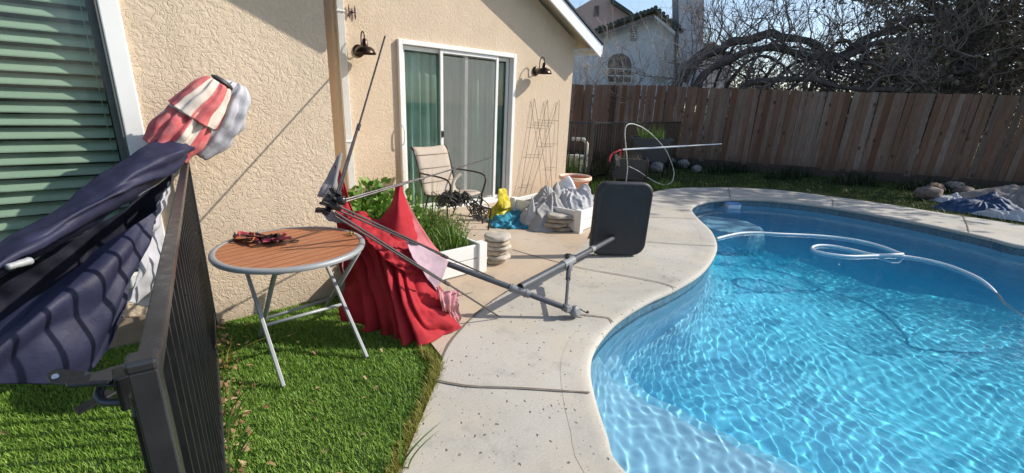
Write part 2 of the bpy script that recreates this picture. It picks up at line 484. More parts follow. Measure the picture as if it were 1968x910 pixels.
# deck outline
deck_px = [(700, 1040), (765, 912), (802, 822), (838, 735), (850, 690), (872, 650), (930, 592), (990, 552), (1040, 528)]
D_ = [G(u, v) for u, v in deck_px]
dk = [(p.x, p.y) for p in D_]
dk += [(2.9, 3.2), (4.2, 3.3), (5.6, 4.3), (6.4, 4.75)]
dk += [tuple(G(u, v))[:2] for u, v in [(1240, 372), (1290, 363), (1350, 361), (1420, 361), (1500, 366), (1600, 378), (1700, 392), (1800, 408), (1900, 423), (1968, 434)]]
dk += [(10.4, -1.2), (9.8, -3.0), (8.4, -4.4), (6.2, -5.0), (3.8, -4.6), (2.2, -3.6), (.6, -1.8), (.1, -.6), (.2, .4)]
DECK = resample(crom([(x, y, 0) for x, y in dk], 6, closed=True), .12)
holed_sheet('pool_deck', DECK, offset_loop(LP, .13), 0.0, M['deck'])
pt = [(-3, 3.42), (1.3, 3.40), (1.3, 5.6), (6.2, 5.6), (6.3, 4.75)]
pat = [tuple(G(u, v, -.006))[:2] for u, v in [(1180, 400), (1140, 432), (1125, 470), (1085, 505), (1040, 528), (990, 552), (930, 592), (872, 650), (850, 690)]]
# tan patio slab lies under the deck edge and against the house
pbound = [(6.0, 4.7), (5.4, 4.1)]+pat+[(1.22, 2.28), (1.2, 2.8), (1.15, 3.5), (1.0, 5.6), (5.9, 5.6)]
holed_sheet('patio', pbound, None, .0045, M['patio'])
# control joints: dark gritty strips
def joint(pts, wd=.012, z=.0085, name='deck_joint'):
    P = resample(crom([(p.x, p.y, 0) for p in pts], 8), .08, closed=False)
    t_ = np.gradient(P, axis=0); t_ /= np.linalg.norm(t_, axis=1)[:, None]; n_ = np.stack([-t_[:, 1], t_[:, 0]], 1)
    jit = 1+.35*rng.standard_normal(len(P))*.4
    a = P+n_*(wd/2*jit)[:, None]; b = P-n_*(wd/2*jit)[:, None]
    m = MB(); m.grid([[(x, y, z) for x, y in a], [(x, y, z) for x, y in b]])
    tag(m.build(name, M['joint']), kind='structure')
for px in ([(838, 733), (900, 744), (1000, 748), (1133, 757)], [(1110, 605), (1140, 609), (1170, 613), (1178, 622)],
           [(985, 481), (1040, 497), (1120, 517), (1200, 531), (1270, 545), (1300, 556)],
           [(1232, 465), (1300, 470), (1374, 474)], [(1248, 418), (1300, 420), (1338, 422)],
           [(1246, 388), (1300, 390), (1345, 390)], [(1400, 362), (1402, 372), (1404, 383)], [(1585, 376), (1600, 385), (1600, 397)], [(1850, 415), (1858, 432), (1862, 448)],
           [(1100, 505), (1170, 480), (1230, 466)]):
    joint([G(u, v) for u, v in px])
joint([G(u, v) for u, v in [(1040, 528), (990, 552), (930, 592), (872, 650), (850, 690)]], .014)

# ================================================================ HOUSE
YA, YD = 3.318, 5.411
M['white'] = simple('white_paint', (.78, .78, .76), .45, var=.04, vs=5, bump=.05)
M['fascia'] = simple('fascia_paint', (.74, .76, .78), .5, var=.06)
M['shingle'] = simple('dark_shingle', (.045, .05, .065), .9, var=.3, vs=20, bump=.6, bs=40)
M['soffit'] = simple('soffit_paint', (.50, .42, .30), .7)
M['sage'] = simple('sage_slat', (.46, .49, .38), .42, var=.06, vs=4)
M['sage2'] = simple('sage_curtain', (.36, .48, .42), .85, var=.10, vs=3)
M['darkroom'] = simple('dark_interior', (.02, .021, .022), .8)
M['alu'] = simple('window_gasket', (.10, .11, .10), .5)
M['black'] = simple('black_metal_paint', (.012, .012, .014), .35, var=.3, bump=.06, bs=120)
def m_glass(name, tint=(.85, .92, .9)):
    t = NT(name); t.t.nodes.remove(t.p)
    tr = t.n('BsdfTransparent'); tr.inputs[0].default_value = tint+(1,)
    g = t.n('BsdfGlossy'); g.inputs['Roughness'].default_value = .02
    lw = t.n('LayerWeight'); lw.inputs[0].default_value = .5
    fr4 = t.math('MULTIPLY', t.math('POWER', lw.outputs['Facing'], 4.0), .75)
    co = t.co(); dirt = t.ramp(t.noise(co, 3, 5, .7), [(.4, .0), (.8, .05)])
    mx = t.n('MixShader'); t.l(t.math('ADD', fr4, .03), mx.inputs[0]); t.l(tr.outputs[0], mx.inputs[1]); t.l(g.outputs[0], mx.inputs[2])
    df = t.n('BsdfDiffuse'); df.inputs[0].default_value = (.6, .62, .6, 1)
    m2 = t.n('MixShader'); t.l(dirt, m2.inputs[0]); t.l(mx.outputs[0], m2.inputs[1]); t.l(df.outputs[0], m2.inputs[2])
    t.l(m2.outputs[0], t.out.inputs[0]); return t.m
M['glass'] = m_glass('window_glass')
HOUSE = thing('stucco_house', 'tan stucco house with sliding glass door, blinds and white trimmed gable', 'house', (1.4, 5.4, 0))
def wall_with_hole(mb, x0, x1, z0, z1, y, hx0, hx1, hz0, hz1, th):
    """wall slab in an XZ plane with one rectangular opening and real reveals"""
    mb.box(((x0+hx0)/2, y+th/2, (z0+z1)/2), (hx0-x0, th, z1-z0))
    mb.box(((hx1+x1)/2, y+th/2, (z0+z1)/2), (x1-hx1, th, z1-z0))
    mb.box(((hx0+hx1)/2, y+th/2, (hz1+z1)/2), (hx1-hx0, th, z1-hz1))
    if hz0 > z0+.001: mb.box(((hx0+hx1)/2, y+th/2, (hz0+z0)/2), (hx1-hx0, th, hz0-z0))
# gable geometry of the door wall
RS = (2.458-2.941)/.901                        # rake slope (falls to +x)
XR, XL = 5.70, 1.78                                  # right and left corners of the door wall
def roof_z(x): return 2.458+RS*(x-5.751)               # underside of the fascia line at the eave plane
apex_x = 2.55
WT = .15
# door wall
m = MB()
dx0, dx1, dz1 = 2.545, 4.43, 2.215
ztop = 2.35
wall_with_hole(m, XL, XR, -.02, ztop, YD, dx0, dx1, -.02, dz1, WT)
gz = lambda x: roof_z(x)+.06
poly = [(XL, YD, ztop), (XR, YD, ztop), (XR, YD, gz(XR)+.0), (apex_x, YD, gz(apex_x)), (XL, YD, gz(apex_x)+RS*(apex_x-XL)*1.0)]
if gz(XR) <= ztop: poly = [(XL, YD, ztop), (XR, YD, ztop), (apex_x, YD, gz(apex_x)), (XL, YD, gz(apex_x)-.33)]
m.extr(poly, (0, WT, 0))
m.box((XL+WT/2, YD+WT+1.2, 1.4), (WT, 2.4, 2.84)); m.box((XR-WT/2, YD+WT+3, 1.15), (WT, 6, 2.34))
dw = m.build('gable_wall', M['stucco'], HOUSE)
# near wall with the blind window
m = MB()
WXR = -.012; wx0 = -2.6; wz0, wz1 = .35, 2.25
wall_with_hole(m, -4.2, 1.045, -.02, 2.75, YA, wx0, WXR, wz0, wz1, .16)
m.box((1.045-.08, YA+.16+1.6, 1.365), (.16, 3.2, 2.77))
nw = m.build('near_wall', M['stucco'], HOUSE)
# concrete footing strip under the near wall
m = MB(); m.box((-2.0, YA-.012, .06), (4.2, .03, .2)); m.build('footing', simple('footing_concrete', (.22, .17, .12), .9, bump=.6), HOUSE)
# window of the near wall
m = MB(); fw = .085
m.box((WXR-fw/2, YA-.004, (wz0+wz1)/2), (fw, .05, wz1-wz0)); m.box((wx0+fw/2, YA-.004, (wz0+wz1)/2), (fw, .05, wz1-wz0))
m.box(((wx0+WXR)/2, YA-.004, wz0+fw/2), (WXR-wx0-2*fw-.002, .048, fw)); m.box(((wx0+WXR)/2, YA-.004, wz1-fw/2), (WXR-wx0-2*fw-.002, .048, fw))
win = m.build('window', M['white'], HOUSE, bevel=.006)
m = MB(); xg = WXR-fw
m.box((xg-.006, YA+.012, (wz0+wz1)/2), (.012, .07, wz1-wz0-2*fw)); m.box((xg-.028, YA+.045, (wz0+wz1)/2), (.03, .03, wz1-wz0-2*fw))
m.build('inner_frame', M['alu'], win)
m = MB(); m.box(((wx0+xg)/2, YA+.045, (wz0+wz1)/2), (xg-wx0-fw, .004, wz1-wz0-2*fw-.004)); m.build('glass', M['glass'], win)
m = MB(); pitch = .0672; z = wz0+.1; xs0, xs1 = wx0+fw+.01, xg-.052
k = 0
while z < wz1-.08:
    rot = Matrix.Rotation(R(40), 3, 'X')
    nseg = 7; prof = [Vector((0, (q/(nseg-1)-.5)*.074, .004*math.sin(math.pi*q/(nseg-1)))) for q in range(nseg)]
    rows = []
    for xx in (xs0, xs1):
        rows.append([Vector((xx, YA+.105, z+.002*math.sin(k*2.1)))+rot @ p for p in prof])
    top = rows; bot = [[p-Vector((0, 0, .0045)) for p in r_] for r_ in rows]
    b0 = len(m.v); m.grid(top); m.grid([r_[::-1] for r_ in bot])
    m.add([rows[1][0], rows[1][-1], bot[1][-1], bot[1][0]], [(0, 1, 2, 3)])
    z += pitch; k += 1
m.build('blind_slats', M['sage'], win)
m = MB()
for xx in (xs1-.02, xs1-.65, xs1-1.5): m.tube([(xx, YA+.075, wz0+.06), (xx, YA+.075, wz1-.06)], .0016, 5)
m.build('blind_cords', M['sage'], win)
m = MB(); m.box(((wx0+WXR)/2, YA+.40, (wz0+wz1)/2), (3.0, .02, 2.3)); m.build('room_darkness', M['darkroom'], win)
# eave over the near wall: throws the slanted shade on its upper corner
m = MB()
Pshade = [WY(440, 5, YA), WY(612, 102, YA)]
ov = .62; k_ = ov/(-SUN.y); sh = Vector((SUN.x*k_, -ov, SUN.z*k_))
a = Pshade[0]+sh; b = Pshade[1]+sh; dirx = (b-a).normalized()
a2 = a-dirx*2.6; b2 = b+dirx*.02
e = MB(); e.extr([a2, b2, b2+Vector((0, 0, .16)), a2+Vector((0, 0, .16))], (0, .03, 0)); e.build('near_fascia', M['fascia'], HOUSE)
e = MB(); e.extr([a2+Vector((0, .032, .12)), b2+Vector((0, .032, .12)), b2+Vector((0, .032, .17)), a2+Vector((0, .032, .17))], (0, 3.4, 0)); e.build('near_roof', M['shingle'], HOUSE)
# ---- sliding door
SD = MB(); ff = .055
x0, x1, z1 = dx0, dx1, dz1
SD.box((x0+ff/2, YD+.0, z1/2), (ff, .10, z1)); SD.box((x1-ff/2, YD, z1/2), (ff, .10, z1)); SD.box(((x0+x1)/2, YD, z1-ff/2), (x1-x0-2*ff, .098, ff)); SD.box(((x0+x1)/2, YD, .02), (x1-x0-2*ff, .096, .05))
door = SD.build('sliding_door', M['white'], HOUSE, bevel=.005)
def panel(px0, px1, y, nm, fr=.05, mat=M['white'], glass=M['glass'], dark=False):
    q = MB(); zb, zt = .05, z1-ff-.004
    q.box((px0+fr/2, y, (zb+zt)/2), (fr, .028, zt-zb)); q.box((px1-fr/2, y, (zb+zt)/2), (fr, .028, zt-zb))
    q.box(((px0+px1)/2, y, zt-fr/2), (px1-px0-2*fr, .026, fr)); q.box(((px0+px1)/2, y, zb+fr/2), (px1-px0-2*fr, .026, fr))
    o = q.build(nm, mat, door, bevel=.003)
    return o
xm = WY(890, 250, YD+.06).x
xs_l = WY(848, 250, YD+.0).x; xs_r = WY(950, 250, YD).x
panel(x0+ff+.002, xm+.05, YD+.035, 'door_panel'); panel(xm-.0, x1-ff-.002, YD+.068, 'door_panel')
g = MB(); g.box(((x0+xm)/2, YD+.035, 1.08), (xm-x0-.1, .005, 2.0)); g.box(((xm+x1)/2, YD+.068, 1.08), (x1-xm-.1, .005, 2.0)); g.build('door_glass', M['glass'], door)
panel(xs_l-.02, xs_r+.03, YD-.012, 'screen_frame', .042)
# screen mesh
t = NT('insect_screen'); t.t.nodes.remove(t.p)
tr = t.n('BsdfTransparent'); df = t.n('BsdfDiffuse'); df.inputs[0].default_value = (.30, .31, .29, 1)
mx = t.n('MixShader'); co = t.co(); t.l(t.ramp(t.noise(co, 2.2, 5, .7), [(.3, .26), (.7, .40)]), mx.inputs[0])
t.l(tr.outputs[0], mx.inputs[1]); t.l(df.outputs[0], mx.inputs[2]); t.l(mx.outputs[0], t.out.inputs[0])
g = MB(); g.box(((xs_l+xs_r)/2, YD-.012, 1.08), (xs_r-xs_l-.04, .002, 2.0)); g.build('screen_mesh', t.m, door)
hp = WY(852, 258, YD-.04); g = MB(); g.box((hp.x-.005, YD-.035, hp.z), (.036, .02, .085)); g.build('screen_latch', M['black'], door, bevel=.006)
hp = WY(773, 260, YD-.05); g = MB(); g.tube(crom([(hp.x, YD-.035, hp.z-.13), (hp.x+.012, YD-.075, hp.z-.10), (hp.x+.022, YD-.088, hp.z), (hp.x+.012, YD-.075, hp.z+.10), (hp.x, YD-.035, hp.z+.13)], 5), .009, 8)
g.build('door_handle', M['white'], door, smooth=True)
# curtain: pleated cloth, gathered towards the screen side
def pleat(xa, xb, y, za, zb, folds, amp, seed):
    rr = np.random.default_rng(seed); n = folds*12; rows = []
    ph = rr.uniform(-.6, .6, folds+2)
    for q in range(15):
        s_ = q/14; z = zb+(za-zb)*s_; row = []
        for i in range(n+1):
            u = i/n; f = u*folds; w_ = math.sin(2*math.pi*f+ph[int(f)]*1.0*s_)+.35*math.sin(4.3*math.pi*f+2*s_)
            row.append((xa+(xb-xa)*u+.012*math.sin(f*5+s_*3), y+amp*w_*(.65+.5*s_), z))
        rows.append(row)
    return rows
g = MB(); g.grid(pleat(x0+.06, xm-.02, YD+.19, .07, z1-.07, 8, .030, 3)); g.grid(pleat(xm+.0, x1-.05, YD+.22, .07, z1-.07, 9, .035, 4))
g.build('curtain', M['sage2'], door, smooth=True)
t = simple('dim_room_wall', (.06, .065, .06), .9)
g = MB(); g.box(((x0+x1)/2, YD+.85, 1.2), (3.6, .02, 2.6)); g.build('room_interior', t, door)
# downspout
g = MB(); dsx = 1.865; wd_ = .078
profx = []
nr = 9
for i in range(nr*2+1):
    profx.append((-wd_/2+wd_*i/(nr*2), -.052-(.005 if i % 2 else 0)))
pl = [(dsx+a_, YD+b_) for a_, b_ in profx]+[(dsx+wd_/2, YD-.002), (dsx-wd_/2, YD-.002)]
g.prism(pl, .42, 2.9)
ds = g.build('downspout', M['white'], HOUSE)
for z_ in (2.42, 1.0):
    g = MB(); g.box((dsx, YD-.036, z_), (wd_+.014, .068, .014)); g.build('strap', M['white'], ds)
# gable roof: fascia board, soffit and shingles
EY = 5.11
p0 = Vector((6.03, EY, roof_z(6.03))); p1 = Vector((apex_x, EY, roof_z(apex_x)))
e = MB(); e.extr([p0, p1, p1+Vector((0, 0, .19)), p0+Vector((0, 0, .19))], (0, .035, 0))
e.extr([p1, Vector((-.7, EY, p1.z-.33/.77*3.2*.9)), Vector((-.7, EY, p1.z-.33/.77*3.2*.9+.19)), p1+Vector((0, 0, .19))], (0, .035, 0)) if False else None
fs = e.build('fascia', M['fascia'], HOUSE)
e = MB(); e.extr([p0+Vector((.03, -.02, .192)), p1+Vector((0, -.02, .192)), p1+Vector((0, -.02, .225)), p0+Vector((.03, -.02, .225))], (0, 6.5, 0)); e.build('roof', M['shingle'], HOUSE)
e = MB(); e.extr([p0+Vector((-.01, .036, .165)), p1+Vector((0, .036, .165)), p1+Vector((0, .036, .185)), p0+Vector((-.01, .036, .185))], (0, 6.4, 0)); e.build('soffit', M['soffit'], HOUSE)
e = MB(); e.box((5.92, EY+.17, roof_z(5.92)+.03), (.22, .26, .03)); e.build('eave_return', simple('eave_trim_paint', (.66, .60, .48), .6), HOUSE)
e = MB(); e.box((6.045, EY+3.2, roof_z(6.05)+.125), (.02, 6.4, .14)); e.build('gutter', M['fascia'], HOUSE)

# ---- wall lamps
M['bronze'] = simple('oiled_bronze', (.045, .028, .020), .32, metal=.75, var=.3)
M['innershade'] = simple('lamp_inner_enamel', (.35, .34, .33), .5)
def wall_lamp(px, py, label, loc_only=False):
    c = WY(px, py, YD); return Vector((c.x, YD, c.z))
L1 = WY(690, 98, YD-.01); L1 = Vector((L1.x, YD, L1.z))
lamp = thing('wall_lamp', 'dark bronze barn lamp beside the white downspout, left of the sliding door', 'wall lamp', L1, 'bronze barn lamps on the stucco wall')
def at(x, y, z): return L1+Vector((x, y, z))
g = MB(); rx = Matrix.Rotation(R(90), 3, 'X'); g.lathe(L1, [(.0, .022), (.055, .022), (.068, .012), (.07, 0)], 28, rx); g.build('backplate', M['bronze'], lamp, smooth=True)
g = MB(); g.tube(crom([at(0, -.01, -.01), at(0, -.06, -.015), at(0, -.085, .03), at(0, -.09, .12), at(.0, -.105, .17), at(0, -.145, .195), at(0, -.185, .17), at(0, -.195, .11), at(0, -.195, .09)], 7), .0075, 8); g.build('gooseneck', M['bronze'], lamp, smooth=True)
g = MB(); g.lathe(at(0, -.195, 0), [(0, .115), (.022, .115), (.027, .10), (.034, .045), (.045, .035), (.075, .028), (.10, .008), (.118, -.03), (.122, -.045), (.118, -.045), (.112, -.03), (.094, .004), (.07, .020), (.03, .026), (0, .028)], 36)
g.build('shade', M['bronze'], lamp, smooth=True)
g = MB(); g.lathe(at(0, -.195, 0), [(0, -.02), (.018, -.018), (.022, -.0), (.018, .022)], 16); g.build('bulb', M['innershade'], lamp, smooth=True)
L2 = WY(1030, 137, YD-.01)
lamp2 = dup(lamp, Vector((L2.x, YD, L2.z)), label='dark bronze barn lamp right of the sliding door, near the gable corner')
# ---- purple iron ornament
OC = WY(676, 24, YD-.01)
g = MB()
for sx in (-.034, .034):
    g.tube([(OC.x+sx, YD-.02, OC.z-.075), (OC.x+sx, YD-.02, OC.z-.035), (OC.x+sx, YD-.02, OC.z-.01), (OC.x+sx, YD-.02, OC.z+.03), (OC.x+sx, YD-.02, OC.z+.075)], [.002, .011, .005, .010, .002], 8)
g.tube([(OC.x-.05, YD-.02, OC.z), (OC.x-.015, YD-.02, OC.z), (OC.x, YD-.02, OC.z), (OC.x+.015, YD-.02, OC.z), (OC.x+.05, YD-.02, OC.z-.004)], [.003, .007, .019, .007, .003], 10)
tag(g.build('wall_ornament', simple('plum_iron', (.06, .018, .04), .4, metal=.4), loc=OC, smooth=True), 'small plum coloured iron scroll ornament high on the stucco above the left lamp', 'ornament')
# ---- wire trellis leaning on the wall
M['rustwire'] = simple('rusty_wire', (.055, .03, .022), .7, var=.3)
TR = thing('wire_trellis', 'thin rusty wire trellis leaning on the stucco right of the door', 'trellis', (5.0, 5.36, 0))
def tw(u, v, off=.03): return WY(u, v, YD-off)
g = MB()
for a_, b_ in (((1027, 190), (1001, 368)), ((1027, 190), (1055, 372)), ((1052, 192), (1010, 372)), ((1052, 192), (1061, 372)), ((1075, 192), (1068, 345)), ((1072, 196), (1018, 375))):
    g.tube([tw(*a_), (tw(*a_)+tw(*b_))/2+Vector((0, -.004, 0)), tw(*b_, .06)], .003, 6)
g.build('uprights', M['rustwire'], TR)
for a_, b_ in (((1021, 240), (1058, 243)), ((1033, 231), (1073, 232)), ((1012, 298), (1042, 298)), ((1042, 277), (1070, 277)), ((1003, 356), (1022, 356)), ((1052, 322), (1068, 322))):
    g = MB(); g.tube([tw(*a_, .034), tw(*b_, .034)], .003, 6); g.build('crossbar', M['rustwire'], TR)

# ================================================================ WOODEN FENCE (back of the yard)
FA = Vector((16.6, -.40, 0)); FB = Vector((10.2, 10.16, 0)); FD = (FB-FA).normalized(); FN = Vector((FD.y, -FD.x, 0))    # FN points away from the yard
if FN.x < 0: FN = -FN
t = NT('weathered_redwood'); co = t.co(); at_ = t.n('Attribute'); at_.attribute_name = 'board'; at_.attribute_type = 'GEOMETRY'
bc = t.ramp(at_.outputs['Fac'], [(0, (.20, .115, .075)), (.25, (.155, .075, .045)), (.45, (.24, .165, .125)), (.62, (.185, .10, .062)), (.8, (.265, .20, .16)), (1, (.11, .065, .045))])
gz_ = t.n('Mapping'); gz_.inputs['Scale'].default_value = (9, 9, .9); t.l(co, gz_.inputs[0])
grain = t.noise(gz_.outputs[0], 6, 6, .7, .6)
bc = t.mix(.75, bc, t.ramp(grain, [(.28, .30), (.5, .5), (.72, .82)]), 'OVERLAY')
kn = t.n('Mapping'); kn.inputs['Scale'].default_value = (1, 1, .6); t.l(co, kn.inputs[0])
knot = t.ramp(t.vor(kn.outputs[0], 4.2), [(.09, 1), (.17, 0)])
bc = t.mix(t.math('MULTIPLY', knot, .8), bc, (.05, .025, .018))
lowz = t.n('SeparateXYZ'); t.l(co, lowz.inputs[0])
damp = t.ramp(t.math('ADD', lowz.outputs[2], t.math('MULTIPLY', t.noise(gz_.outputs[0], 1.6, 4, .7), .9)), [(.55, .6), (1.15, 0)]); bc = t.mix(damp, bc, (.075, .052, .04))
big_ = t.ramp(t.noise(gz_.outputs[0], .9, 4, .6), [(.45, 0), (.68, .55)]); bc = t.mix(big_, bc, (.10, .062, .04))
t.set(Base_Color=bc, Roughness=.85, Specular_IOR_Level=.2); t.bump(grain, .6, .006)
M['redwood'] = t.m
FENCE = thing('wooden_fence', 'tall weathered redwood board fence along the back of the yard', 'fence', FA)
g = MB(); L = (FB-FA).length; s_ = -4.0; bv = []; rr = random.Random(3)
while s_ < L+4:
    wdt = .142+rr.uniform(-.008, .005); top = 2.16+.015*math.sin(s_*.9)+rr.uniform(-.012, .012)+(0.02 if s_ > 8.7 else 0)
    p = FA+FD*(s_+wdt/2)+FN*rr.uniform(-.006, .008); lean = rr.uniform(-.012, .012)-.035*max(0, 1-s_/6.0)*1.0
    a_ = wdt/2-.001; c_ = .014
    # outline of a dog-eared board
    prof = [(-a_, .13), (a_, .13), (a_, top-c_), (a_-c_, top), (-a_+c_, top), (-a_, top-c_)]
    pts = [p+FD*(x_+lean*(z_))+Vector((0, 0, z_))+FN*(.0) for x_, z_ in prof]
    g.extr(pts, -FN*.017); bv += [rr.random()]*12
    s_ += wdt+.0015
o = g.build('board_panel', M['redwood'], FENCE)
at2 = o.data.attributes.new('board', 'FLOAT', 'POINT'); at2.data.foreach_set('value', np.array(bv, 'f'))
g = MB(); g.beam(FA-FD*4+Vector((0, 0, .06)), FB+FD*4+Vector((0, 0, .06)), .04, .26); g.build('kickboard', simple('dark_kickboard', (.06, .042, .032), .9, bump=.4), FENCE)
g = MB()
for zz in (.35, 1.1, 1.85): g.beam(FA-FD*4+FN*.045+Vector((0, 0, zz)), FB+FD*4+FN*.045+Vector((0, 0, zz)), .038, .088)
g.build('rails', M['redwood'], FENCE)
for k in range(8):
    s_ = -3+k*2.44; p = FA+FD*s_+FN*.08
    g = MB(); g.box((p.x, p.y, 1.0), (.09, .09, 2.06)); g.build('post', M['redwood'], FENCE)
# thick brown post and a taller board standing in the fence line
pp = WP(1172, 250, FA, FN)
g = MB(); g.box((pp.x-.03, pp.y-.04, 1.07), (.12, .12, 2.16)); tag(g.build('corner_post', simple('dark_redwood_post', (.07, .04, .028), .85, bump=.5, bs=30), FENCE))

# ================================================================ POOL FENCES (black metal)
M['blkbeam'] = simple('worn_black_powder_coat', (.024, .024, .027), .32, var=.2, vs=12, bump=.04, bs=60)
def metal_fence(name, label, pts, h, spacing=.10, post_at=(), cap=True, pk=.016, rail=.036, pw=.05, group=None):
    A_, B_ = Vector(pts[0]), Vector(pts[1]); L_ = (B_-A_).length; d_ = (B_-A_).normalized()
    th = thing(name, label, 'fence', A_, group)
    ang = math.atan2(d_.y, d_.x); rot = Matrix.Rotation(ang, 3, 'Z')
    g = MB(); g.box((A_+B_)/2+Vector((0, 0, h-rail/2)), (L_, rail*1.15, rail), rot); g.build('top_rail', M['blkbeam'], th, bevel=.003)
    g = MB(); g.box((A_+B_)/2+Vector((0, 0, .10)), (L_, rail, rail*.8), rot); g.build('bottom_rail', M['blkbeam'], th, bevel=.003)
    g = MB(); g.box((A_+B_)/2+Vector((0, 0, h-.20)), (L_, rail*.8, rail*.7), rot); g.build('middle_rail', M['blkbeam'], th, bevel=.003) if False else None
    n_ = int(L_/spacing)
    for i in range(1, n_):
        p = A_+d_*(i*L_/n_); g = MB(); g.box(p+Vector((0, 0, (h-rail+.06)/2)), (pk, pk, h-rail-.06), rot)
        g.build('picket', M['black'], th)
    for s_ in post_at:
        p = A_+d_*s_; g = MB(); g.box(p+Vector((0, 0, (h+.0)/2)), (pw, pw, h+.02), rot); po = g.build('post', M['blkbeam'], th, bevel=.003)
        if cap: g = MB(); g.box(p+Vector((0, 0, h+.018)), (pw*1.14, pw*1.14, .020), rot); g.build('cap', M['blkbeam'], po, bevel=.006)
    return th
NF_A = Vector((-.0575, .765, 0)); NF_B = Vector((.152, 3.27, 0)); NFH = 1.10
NF = metal_fence('metal_fence', 'black metal pool fence running from the gate to the stucco wall, close to the camera', (NF_A, NF_B), NFH, .098, (0.0, 2.49), pk=.0125, rail=.027, pw=.035)
# gate leaf stile, hinge plates and latch
GT = thing('metal_gate', 'black metal gate stile with latch plates next to the near fence post', 'gate', (-.045, .72, 0))
gp = G(272, 748, 1.045)+Vector((.0, -.014, 0))
g = MB(); rz = Matrix.Rotation(R(4), 3, 'Z'); g.box((gp.x, gp.y, .545), (.033, .034, .955), rz); g.build('stile', M['blkbeam'], GT, bevel=.004)
g = MB(); g.box((gp.x-.002, gp.y+.006, 1.034), (.026, .022, .030), rz); g.build('stile_cap', M['black'], GT, bevel=.007)
def plate(pts, thick, zdrop=0):
    q = MB(); q.extr([Vector(p) for p in pts], (0, 0, -thick)); return q
def gz1(u, v, z): return G(u, v, z)
q = plate([gz1(88, 722, .95), gz1(94, 713, .95), (gz1(112, 708, .95)), gz1(190, 716, .95), gz1(236, 735, .95), gz1(215, 740, .95), gz1(120, 738, .95), gz1(95, 735, .95)], .006)
q.build('latch_plate', M['blkbeam'], GT, bevel=.002)
q = plate([gz1(124, 733, .965), gz1(215, 705, .965), gz1(238, 700, .965), gz1(240, 716, .965), (gz1(205, 735, .965)), gz1(128, 742, .965)], .006); q.build('latch_plate', M['blkbeam'], GT, bevel=.002)
q = plate([gz1(140, 785, .86), gz1(205, 748, .86), gz1(225, 752, .86), gz1(150, 795, .86)], .006); q.build('latch_lever', M['black'], GT, bevel=.002)
q = MB(); q.tube(crom([gz1(196, 742, .92), gz1(190, 758, .91), gz1(200, 772, .90), gz1(228, 773, .90), gz1(262, 770, .90)], 6), .0085, 10); q.build('latch_handle', simple('grey_latch_metal', (.06, .065, .075), .35, metal=.3), GT, smooth=True)
q = MB(); q.tube([gz1(106, 724, .9535), gz1(106, 724, .9485)], .0055, 14); q.build('rivet', simple('rivet_metal', (.4, .4, .42), .3, metal=.8), GT)
q = MB(); q.box(gz1(243, 745, .93), (.03, .05, .075), rz); q.box(gz1(232, 725, .93), (.03, .02, .05), rz); q.build('hinge_block', M['black'], GT, bevel=.004)
# far pool fence behind the house corner
c0 = G(1085, 352); post = G(1130, 350); c1 = WP(1300, 300, FA, FN)-FN*.08; c1.z = 0
far0 = post+(post-c1).normalized()*-.0
P_left = Vector((5.9, 6.9, 0))
t_far = metal_fence('pool_fence', 'black metal pool fence between the house corner and its tall post', (P_left, post), 1.22, .105, (), pk=.024, cap=False, group='black pool fence runs behind the planters')
t_far2 = metal_fence('pool_fence', 'black metal pool fence from its tall post to the redwood fence', (post, c1), 1.22, .105, (0.0, 2.45), pk=.024, pw=.07, cap=False, group='black pool fence runs behind the planters')

# ================================================================ OBJECTS NEAR THE HOUSE
def upsample(ctrl, nu, nv):
    rows = [crom(r_, nu) for r_ in ctrl]
    cols = [crom([r_[j] for r_ in rows], nv) for j in range(len(rows[0]))]
    return [[cols[j][i] for j in range(len(cols))] for i in range(len(cols[0]))]
def cloth(name, ctrl, mat, parent, nu=10, nv=8, folds=5, amp=.03, drift=.4, wr=.006, seed=0, prof=None, thick=.003, wscale=9, uv=False, warp=.12, cr=.0, cs=6, **kw):
    """ctrl: rows of Vectors (top row first). Folds run down the rows."""
    rows = upsample(ctrl, nu, nv); nr, nc = len(rows), len(rows[0])
    P = np.array([[tuple(p) for p in r_] for r_ in rows]); du = np.gradient(P, axis=1); dv = np.gradient(P, axis=0)
    N = np.cross(du, dv); N /= np.linalg.norm(N, axis=2)[..., None]+1e-9
    out = []; rr = random.Random(seed); ph = rr.uniform(0, 6.28); ph2 = rr.uniform(0, 6.28)
    for i in range(nr):
        r_ = []; v = i/(nr-1)
        pf_ = prof(v) if prof else (.25+.75*v)
        for j in range(nc):
            u = j/(nc-1); x = 2*math.pi*(folds*(u+warp*mnoise.noise(Vector((u*2.2+seed, v*1.6, seed*.7))))+drift*v+.25*math.sin(3*u+2*v+ph2))
            f = math.sin(x+ph); f = .62*(1-2*abs(f)**.8)+.25*math.sin(1.3*x+ph2)+.22*math.sin(2.6*x+1+ph2+3*v)
            q = Vector(tuple(P[i, j])); nz = mnoise.noise(q*wscale+Vector((seed, 0, 0)))*wr*2+mnoise.noise(q*wscale*2.7+Vector((0, seed, 0)))*wr
            d = amp*pf_*f+nz
            if cr:
                qq = q*cs+Vector((mnoise.noise(q*5), mnoise.noise(q*5+Vector((3, 0, 0))), seed)); qq.z *= .45
                d += cr*(mnoise.voronoi(qq)[0][0]-.45)*2+cr*.5*(mnoise.voronoi(qq*2.3)[0][0]-.45)
            r_.append(q+Vector(tuple(N[i, j]))*d)
        out.append(r_)
    m_ = MB(); m_.grid(out); o = m_.build(name, mat, parent, smooth=True, solid=thick, **kw)
    if uv: set_uv(o, nr, nc)
    return o
def set_uv(o, nr, nc):
    l = o.data.uv_layers.new(name='UVMap')
    for lp_ in o.data.loops:
        vi = lp_.vertex_index; l.data[lp_.index].uv = ((vi % nc)/max(1, nc-1), (vi//nc)/max(1, nr-1))
